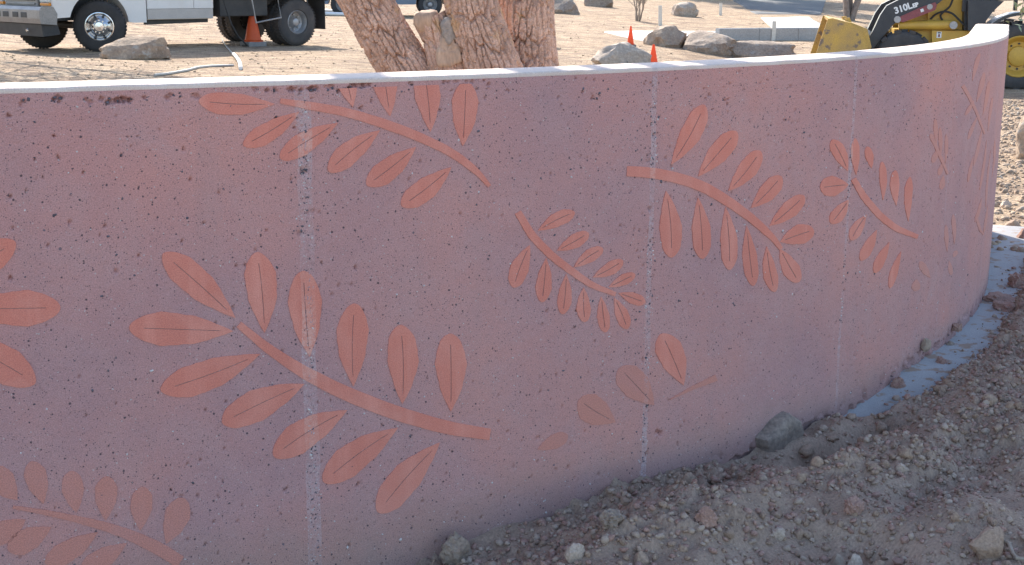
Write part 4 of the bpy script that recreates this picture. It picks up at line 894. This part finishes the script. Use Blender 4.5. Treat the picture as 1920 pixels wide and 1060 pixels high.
# ------------------------------------------------------------------ white flatbed truck
p = at_y(185, 90, 22.4); tz = .2
TR = thing('truck', 'white flatbed work truck with grey bumper and dual rear wheels', 'truck', (p.x, p.y, tz), R(45))
def wheel(parent, c, r, w, rim, mat='rubber', rimmat='chrome', rot=0, dual=False, lugs=0, side=-1):
    """c: centre of the outer face; axis along local y; side -1 faces the viewer"""
    e = bpy.data.objects.new('wheel', None); COL.objects.link(e); e.parent = parent; e.location = c; e.rotation_euler = (0, 0, rot)
    ax = (0, -side, 0)
    mb = MB().lathe([(rim*.96, .03), (rim*1.0, .012), (rim*1.05, .0), (r*.8, -.004+.006), (r*.93, .012), (r*.985, .035), (r, .06), (r, w-.06), (r*.985, w-.035), (r*.93, w-.012), (rim, w)], (0, 0, 0), ax, 56)
    nl = lugs or 44
    for k in range(nl):
        a = 2*math.pi*k/nl
        for sgn in ((1,) if lugs else (1, -1)):
            h = .028 if lugs else .007; yy = (w*.5+sgn*w*.22)*(-side) if not lugs else (w*.28 if k % 2 else w*.72)*(-side)
            rot_ = Matrix.Rotation(-a, 3, 'Y') @ (Matrix.Rotation(.5*(1 if k % 2 else -1), 3, 'X') if False else Matrix.Identity(3))
            mb.box(Vector((math.sin(a)*(r+h*.3), yy, math.cos(a)*(r+h*.3))), (r*2*math.pi/nl*(.8 if lugs else .55), w*(.5 if lugs else .36), h*2), Matrix.Rotation(a, 3, 'Y'), 0)
    mb.build('tyre', mat, e, smooth=True)
    if lugs:
        MB().lathe([(rim*.99, .01), (rim*.95, .0), (rim*.9, .012), (rim*.86, .05), (rim*.74, .10), (rim*.70, .13), (rim*.5, .135), (rim*.46, .08), (rim*.30, .06), (0.001, .06)], (0, 0, 0), ax, 44).build('rim', rimmat, e, smooth=True)
        nb = MB()
        for k in range(10): a = 2*math.pi*k/10; nb.lathe([(.001, .11), (.018, .11), (.02, .14)], (math.sin(a)*rim*.6, 0, math.cos(a)*rim*.6), ax, 8)
        nb.build('wheel_nuts', 'steel_black', e)
    elif dual:
        MB().lathe([(rim*.98, .02), (rim*.93, .012), (rim*.88, .03), (rim*.8, .12), (rim*.5, .17), (rim*.42, .14), (rim*.3, .06), (rim*.22, .05), (.001, .05)], (0, 0, 0), ax, 40).build('rim', rimmat, e, smooth=True)
        nb = MB()
        for k in range(8): a = 2*math.pi*k/8; nb.lathe([(.001, .12), (.016, .12), (.018, .16)], (math.sin(a)*rim*.62, 0, math.cos(a)*rim*.62), ax, 8)
        nb.build('wheel_nuts', 'steel_grey', e)
    else:
        MB().lathe([(rim*.99, .03), (rim*.97, .012), (rim*.92, .01), (rim*.88, .03), (rim*.8, .045), (rim*.62, .02), (rim*.52, -.0), (rim*.46, -.02), (rim*.34, -.03), (rim*.3, -.045), (.001, -.05)], (0, 0, 0), ax, 44).build('rim', rimmat, e, smooth=True)
        nb = MB()
        for k in range(10): a = 2*math.pi*k/10; nb.lathe([(.001, -.03), (.012, -.03), (.015, .01)], (math.sin(a)*rim*.42, 0, math.cos(a)*rim*.42), ax, 8)
        hb = MB()
        for k in range(8): a = 2*math.pi*(k+.5)/8; hb.lathe([(.001, .012), (rim*.085, .012), (rim*.085, .03)], (math.sin(a)*rim*.72, 0, math.cos(a)*rim*.72), ax, 10)
        nb.build('wheel_nuts', 'chrome', e); hb.build('vent_holes', 'steel_black', e)
    return e
WR = .41; RX = 3.88; WD = 2.02
wheel(TR, (0, 0.05, WR), WR, .25, .235, rot=R(-33))
wheel(TR, (0, WD-.05, WR), WR, .25, .235, rot=R(-33), side=1)
for (y, sd_) in ((0, -1), (WD, 1)): wheel(TR, (RX, y, WR), WR, .235, .215, 'rubber_dusty', 'steel_grey', dual=True, side=sd_)
for (y, sd_) in ((.27, -1), (WD-.27, 1)): wheel(TR, (RX, y, WR), WR, .235, .215, 'rubber_dusty', 'steel_black', dual=True, side=sd_)
def arch(cx, cz, r, a0, a1, k=14): return [(cx+r*math.cos(a0+(a1-a0)*i/k), cz+r*math.sin(a0+(a1-a0)*i/k)) for i in range(k+1)]
# front fender and hood (profile with wheel arch)
fend = [(-.78, .55), (-.80, 1.05), (-.7, 1.2), (.75, 1.3), (.9, 1.3), (.9, .46)]+[(.62, .46)]+arch(0, WR+.03, .52, R(4), R(166), 16)
for y0, y1 in ((.03, .42), (WD-.42, WD-.03)): MB().prism(fend, y0, y1).build('fender', 'white_paint', TR)
MB().prism([(-.74, .95), (-.74, 1.16), (-.62, 1.24), (.85, 1.36), (.85, .95)], .42, WD-.42).build('hood', 'white_paint', TR)
MB().prism([(-.72, .5), (-.72, .95), (.3, .95), (.3, .5)], .45, WD-.45).build('engine_bay', 'steel_black', TR)
mb = MB().box((-.8, WD/2, .9), (.06, 1.1, .36), None, .02)
mb.build('grille_frame', 'bumper', TR)
for k in range(5): MB().box((-.84, WD/2, .77+k*.065), (.03, 1.0, .03), None, .006).build('grille_bar', 'steel_black' if k % 2 else 'bumper', TR)
for y in (.22, WD-.22):
    MB().box((-.8, y, .92), (.08, .3, .26), None, .03).build('headlight', 'lamp_glass', TR); MB().box((-.79, y, .765), (.08, .3, .045), None, .01).build('turn_signal', 'amber', TR)
# bumper with slots
prof_ = [(-1.0, .47), (-1.02, .55), (-1.02, .68), (-.98, .73), (-.78, .73), (-.72, .62), (-.74, .45)]
MB().prism(prof_, .02, WD-.02).build('bumper', 'bumper', TR)
MB().prism([(-.95, .27), (-.97, .46), (-.7, .46), (-.66, .3)], .08, WD-.08).build('air_dam', 'steel_black', TR)
for y in (.55, .84, WD-.84, WD-.55): MB().box((-1.012, y, .6), (.03, .2, .085), None, .01).build('bumper_slot', 'steel_black', TR)
for y in (.5, WD-.5): MB().lathe([(.001, 0), (.02, 0), (.03, -.02)], (-1.02, y, .36), (-1, 0, 0), 12).build('tow_hook', 'chrome', TR)
# cab
MB().prism([(.905, .5), (.905, 1.3), (1.25, 1.9), (1.5, 1.98), (2.42, 1.98), (2.5, 1.9), (2.5, .5)], .1, WD-.1).build('cab', 'white_paint', TR)
for y0, y1 in ((.03, .1), (WD-.1, WD-.03)):
    d = MB().prism([(.93, .68), (.93, 1.28), (2.0, 1.32), (2.0, .68)], y0, y1).build('door', 'white_paint', TR)
    MB().prism([(.93, .51), (.93, .675), (2.46, .675), (2.46, .51)], y0, y1).build('lower_stripe', 'tan_stripe', TR)
    MB().prism([(2.012, .68), (2.012, 1.32), (2.47, 1.32), (2.47, .68)], y0, y1).build('rear_panel', 'white_paint', TR)
    MB().box((1.85, y0-.012 if y0 < 1 else y1+.012, 1.15), (.16, .03, .05), None, .01).build('door_handle', 'steel_black', d)
    MB().prism([(1.05, 1.33), (1.32, 1.86), (2.35, 1.88), (2.35, 1.36)], y0+.055, y1-.06 if y0 > 1 else y1+.004).build('side_window', 'glass_dark', TR)
    MB().prism([(.95, .42), (.95, .5), (2.4, .5), (2.4, .44)], .12 if y0 < 1 else WD-.2, .2 if y0 < 1 else WD-.12).build('sill', 'steel_black', TR)
MB().add([(.93, .18, 1.36), (.93, WD-.18, 1.36), (1.235, WD-.22, 1.9), (1.235, .22, 1.9)], [[0, 1, 2, 3]]).build('windshield', 'glass_dark', TR)
for y in (-.12, WD+.12): MB().box((1.05, y, 1.45), (.1, .2, .3), None, .04).build('mirror', 'steel_black', TR)
# chassis, flatbed, boxes
for y in (.6, WD-.6): MB().box((2.6, y, .62), (5.6, .08, .18)).build('frame_rail', 'steel_black', TR)
MB().ring([(4.75, .3, WR), (4.75, WD-.3, WR)], .07, 12).build('rear_axle', 'steel_black', TR); MB().lathe([(.001, -.2), (.16, -.12), (.19, 0), (.16, .12), (.001, .2)], (4.75, WD/2, WR), (1, 0, 0), 16).build('differential', 'steel_black', TR, smooth=True)
MB().ring([(0, .2, WR), (0, WD-.2, WR)], .06, 12).build('front_axle', 'steel_black', TR)
MB().box((4.05, WD/2, .98), (2.95, WD+.16, .12), None, .01).build('bed_deck', 'steel_black', TR)
for k in range(8): MB().box((2.72+k*.38, -.09, 1.0), (.05, .03, .16)).build('stake_pocket', 'steel_black', TR)
MB().box((2.62, WD/2, 1.5), (.06, WD, .95), None, .01).build('headboard', 'steel_black', TR)
for y in (.18, WD-.18): MB().box((3.25, y+.08*(1 if y < 1 else -1), .72), (1.2, .42, .38), None, .02).build('tool_box', 'steel_black', TR)
for y in (0.12, WD-.12): MB().box((5.33, y+.12*(1 if y < 1 else -1), .58), (.02, .5, .62), None, .004).build('mud_flap', 'rubber', TR)
MB().box((4.75, .24, .9), (1.1, .52, .03), None, .01).build('wheel_guard', 'steel_black', TR)
mb = MB(); mb.ring([(3.35, -.04, .92), (3.45, -.06, .42), (4.1, -.06, .5), (4.02, -.04, .92)], .018, 6); mb.build('step', 'steel_grey', TR)
mb = MB(); mb.ring([(2.62, -.05, .95), (2.68, -.08, .7), (2.8, -.1, .4), (2.95, -.1, .2), (3.2, -.06, .04), (3.3, .2, .015)], .016, 6); mb.build('fuel_hose', 'rubber', TR)
MB().box((5.5, WD/2, .85), (.06, WD-.2, .14), None, .01).build('rear_bumper', 'steel_black', TR)
for y in (.2, WD-.2): MB().box((5.54, y, .9), (.03, .2, .08), None, .008).build('tail_light', 'maroon', TR)

for ch in TR.children_recursive:
    if ch.type == 'MESH' and ch.parent.name.split('.')[0] != 'wheel':
        for v_ in ch.data.vertices:
            if v_.co.x > .6: v_.co.x = .6+(v_.co.x-.6)*.82

# ------------------------------------------------------------------ blue grey car beyond the tree
q = hit_far(640, 34); CY = q.y
CAR = thing('parked_car', 'blue grey parked car mostly hidden behind the big tree', 'car', (q.x, q.y, q.z-.02), R(6))
side_ = [(-.95, .35), (-1.0, .62), (-.9, .8), (.15, .9), (.75, 1.38), (2.3, 1.42), (3.0, .95), (3.25, .9), (3.3, .45), (3.2, .32)]+arch(2.35, .33, .4, R(0), R(180), 10)+arch(-.05, .33, .4, R(0), R(180), 10)
MB().prism(side_, 0, 1.75).build('body', 'blue_car', CAR)
MB().prism([(-1.02, .28), (-1.06, .5), (-.92, .5), (-.9, .28)], .05, 1.7).build('bumper', 'steel_black', CAR); MB().prism([(3.22, .28), (3.22, .55), (3.36, .52), (3.36, .3)], .05, 1.7).build('bumper', 'steel_black', CAR)
MB().prism([(.3, .93), (.82, 1.32), (2.2, 1.35), (2.75, .96)], -.006, 1.756).build('side_windows', 'glass_dark', CAR)
for x_ in (-.05, 2.35):
    wheel(CAR, (x_, .0, .33), .33, .2, .2, 'rubber', 'steel_grey', dual=True); wheel(CAR, (x_, 1.75, .33), .33, .2, .2, 'rubber', 'steel_grey', dual=True, side=1)

# ------------------------------------------------------------------ yellow loader
LY = 25.0; LW = 2.0
lp_ = at_y(1690, 150, LY); LO = (lp_.x, LY, -.49)
LD = thing('backhoe_loader', 'yellow loader with black lettered arm parked beyond the wall end', 'loader', LO, R(-10))
def q2(px, py, Y=LY): p = at_y(px, py, Y); return (p.x-LO[0], p.z-LO[2])
def poly(pts): return [q2(*p) for p in pts]
def Z(px, py): return q2(px, py)
rx, rz_ = q2(1896, 92); fx_, fz_ = q2(1690, 104)
RR, FR = rz_, .5
fz_ = FR
wheel(LD, (rx, .0, RR), RR-.02, .5, .37, 'rubber_dusty', 'yellow', lugs=30); wheel(LD, (rx, LW+.1, RR), RR-.02, .5, .37, 'rubber_dusty', 'yellow', lugs=30, side=1)
wheel(LD, (fx_, .12, FR), FR, .33, .25, 'rubber_dusty', 'yellow', lugs=24); wheel(LD, (fx_, LW-.02, FR), FR, .33, .25, 'rubber_dusty', 'yellow', lugs=24, side=1)
MB().prism(poly([(1676, 47), (1676, 66), (1700, 72), (1745, 78), (1850, 82), (1850, 46), (1800, 47)]), .5, 1.6).build('chassis', 'yellow', LD)
MB().prism(poly([(1744, 48), (1744, 74), (1835, 78), (1835, 48)]), .38, .5).build('side_tank', 'yellow', LD)
MB().prism(poly([(1738, -40), (1738, 46), (1801, 46), (1801, -40)]), .52, 1.58).build('loader_tower', 'yellow', LD)
MB().prism(poly([(1690, -48), (1688, 20), (1694, 46), (1738, 46), (1738, -55)]), .62, 1.48).build('hood', 'yellow', LD)
for k in range(5): MB().box((q2(1689, -38+k*12)[0]-.02, 1.05, q2(1640, -38+k*12)[1]), (.03, .7, .05)).build('grille_bar', 'steel_black', LD)
# bucket: side plates, floor, back, edge
bside = poly([(1523, 110), (1549, 28), (1558, 27), (1588, 35), (1610, 48), (1623, 78), (1614, 106), (1560, 115)])
for y0, y1 in ((-.05, -.01), (LW+.01, LW+.05)): MB().prism(bside, y0, y1).build('bucket_side', 'yellow_worn', LD)
MB().prism(poly([(1551, 28), (1556, 28), (1596, 36), (1622, 46), (1630, 80), (1618, 108), (1560, 116), (1528, 112), (1530, 106), (1560, 108), (1606, 98), (1614, 76), (1606, 50), (1588, 42), (1552, 34)]), -.012, LW+.012).build('bucket_shell', 'yellow_worn', LD)
MB().prism(poly([(1520, 112), (1530, 106), (1552, 109), (1550, 114)]), -.06, LW+.06).build('cutting_edge', 'steel_grey', LD)
for y in (.42, .62, 1.38, 1.58): MB().prism(poly([(1583, 28), (1592, 27), (1600, 44), (1612, 62), (1614, 90), (1600, 90), (1594, 60)]), y, y+.04).build('bucket_bracket', 'yellow_worn', LD)
# arms
armp = [(1611, 92), (1634, 52), (1648, 20), (1660, 2), (1690, -14), (1760, -36), (1775, -34), (1776, -22), (1752, -2), (1720, 8), (1694, 20), (1672, 38), (1652, 62), (1632, 90), (1622, 100)]
for y0 in (.28, 1.5):
    MB().prism(poly(armp), y0, y0+.2).build('loader_arm', 'arm_black', LD)
    MB().prism(poly([(1681, 24), (1720, 5), (1748, -6), (1751, 0), (1748, 9), (1722, 20), (1690, 33), (1684, 32)]), y0-.035, y0-.005).build('arm_link', 'maroon', LD)
    pa, pb = q2(1683, 40), q2(1786, 37)
    MB().ring([(pa[0], y0+.1, pa[1]), (pb[0], y0+.1, pb[1])], .085, 18).build('hydraulic_cylinder', 'yellow', LD, smooth=True)
    MB().ring([(pb[0]-.04, y0-.02, pb[1]), (pb[0]-.04, y0+.22, pb[1])], .07, 14).build('cylinder_pin', 'steel_grey', LD, smooth=True)
    pa, pb = q2(1660, 48), q2(1630, 78); MB().ring([(pa[0], y0+.28, pa[1]), (pb[0], y0+.28, pb[1])], .05, 12).build('bucket_cylinder', 'steel_grey', LD, smooth=True)
for (px, py, r_) in ((1625, 54, .05), (1679, 28, .06), (1738, 3, .05)):
    c = q2(px, py); MB().lathe([(.001, .0), (r_, 0), (r_, .05)], (c[0], .235, c[1]), (0, 1, 0), 16).build('pivot_pin', 'steel_grey', LD, smooth=True)
def text(body, px, py, size, ang, y, mat='white_print'):
    cu = bpy.data.curves.new('lettering', 'FONT'); cu.body = body; cu.size = size; cu.extrude = .002; cu.offset = .006
    tmp = bpy.data.objects.new('lettering_source', cu); COL.objects.link(tmp); bpy.context.view_layer.update()
    me = bpy.data.meshes.new_from_object(tmp.evaluated_get(bpy.context.evaluated_depsgraph_get())); bpy.data.objects.remove(tmp); me.materials.clear()
    o = link('lettering', me, mat, LD)
    c = q2(px, py); o.location = (c[0], y, c[1]); o.rotation_euler = Matrix.Rotation(-ang, 3, 'Y').to_4x4().to_euler() if False else (R(90), -ang, 0)
    return o
text('310L', 1675, 17.5, .16, R(20), .274); text('EP', 1708, 5.5, .1, R(20), .274)
c = q2(1724, 10); MB().box((c[0], .24, c[1]), (.055, .006, .055), Matrix.Rotation(R(-22), 3, 'Y')).build('decal', 'white_print', LD)
c = q2(1757, 56); MB().box((c[0], .376, c[1]), (.085, .006, .11)).build('decal', 'white_print', LD); MB().box((c[0], .371, c[1]-.015), (.03, .004, .05)).build('decal_mark', 'maroon', LD); MB().box((c[0], .371, c[1]+.035), (.05, .004, .02)).build('decal_mark', 'steel_black', LD)
def curve3(P, k=8):                            # Catmull-Rom through the points
    P = [P[0]]+list(P)+[P[-1]]; out = []
    for i in range(1, len(P)-2):
        for q in range(k):
            t = q/k; a, b, c, d = (Vector(p) for p in P[i-1:i+3])
            out.append(.5*((2*b)+(c-a)*t+(2*a-5*b+4*c-d)*t*t+(3*b-a-3*c+d)*t**3))
    return out+[Vector(P[-2])]
for pts in ([(1742, 27), (1752, 17), (1766, 12), (1780, 15), (1792, 26), (1802, 37)], [(1764, 28), (1760, 20), (1766, 12), (1776, 2), (1781, -12)]):
    MB().ring(curve3([(q2(*a)[0], .47-.03*i, q2(*a)[1]) for i, a in enumerate(pts)]), .018, 8).build('hydraulic_hose', 'rubber', LD, smooth=True)
# cab and rear fender
MB().prism(poly([(1802, -10), (1802, 46), (1840, 46), (1845, -10)]), .35, LW-.25).build('cab_base', 'arm_black', LD)
for px in (1806, 1858, 1925): MB().box((q2(px, -70)[0], .34, q2(px, -70)[1]), (.07, .07, 1.5)).build('cab_post', 'arm_black', LD); MB().box((q2(px, -70)[0], LW-.2, q2(px, -70)[1]), (.07, .07, 1.5)).build('cab_post', 'arm_black', LD)
MB().prism(poly([(1798, -152), (1800, -140), (1935, -140), (1935, -150), (1920, -158), (1815, -158)]), .2, LW-.1).build('cab_roof', 'yellow', LD)
MB().prism(poly([(1812, -136), (1808, 20), (1840, 20), (1858, -10), (1920, -12), (1920, -136)]), .38, .395).build('cab_window', 'glass_dark', LD)
MB().prism(poly([(1806, -12), (1806, 46), (1826, 46), (1850, 10), (1870, -10)]), .12, .3).build('cab_step', 'arm_black', LD)
fa = []
for r_ in (RR+.17, RR+.12):
    q = [(rx+r_*math.cos(a), RR+r_*math.sin(a)) for a in np.linspace(R(150), R(40), 16)]; fa.append(q)
MB().prism(fa[0]+fa[1][::-1], -.02, .55).build('fender', 'arm_black', LD)
MB().prism([(rx+(RR+.178)*math.cos(a), RR+(RR+.178)*math.sin(a)) for a in np.linspace(R(152), R(45), 16)]+[(rx+(RR+.172)*math.cos(a), RR+(RR+.172)*math.sin(a)) for a in np.linspace(R(45), R(152), 16)], -.03, .56).build('fender_trim', 'steel_grey', LD)
# digging arm at the rear, outside the picture
MB().prism([(rx+.5, .55), (rx+.5, 1.0), (rx+1.0, 1.0), (rx+1.0, .45)], .6, 1.5).build('swing_frame', 'yellow', LD)
MB().prism([(rx+.9, .7), (rx+1.15, .7), (rx+1.5, 2.9), (rx+1.3, 3.1)], .95, 1.2).build('boom', 'yellow', LD); MB().prism([(rx+1.3, 3.1), (rx+1.5, 2.9), (rx+2.2, 1.3), (rx+2.0, 1.2)], .98, 1.17).build('dipper', 'yellow', LD)
MB().prism([(rx+1.95, 1.25), (rx+2.25, 1.25), (rx+2.3, .8), (rx+1.9, .55), (rx+1.6, .7), (rx+1.75, .95)], .85, 1.3).build('digging_bucket', 'steel_black', LD)
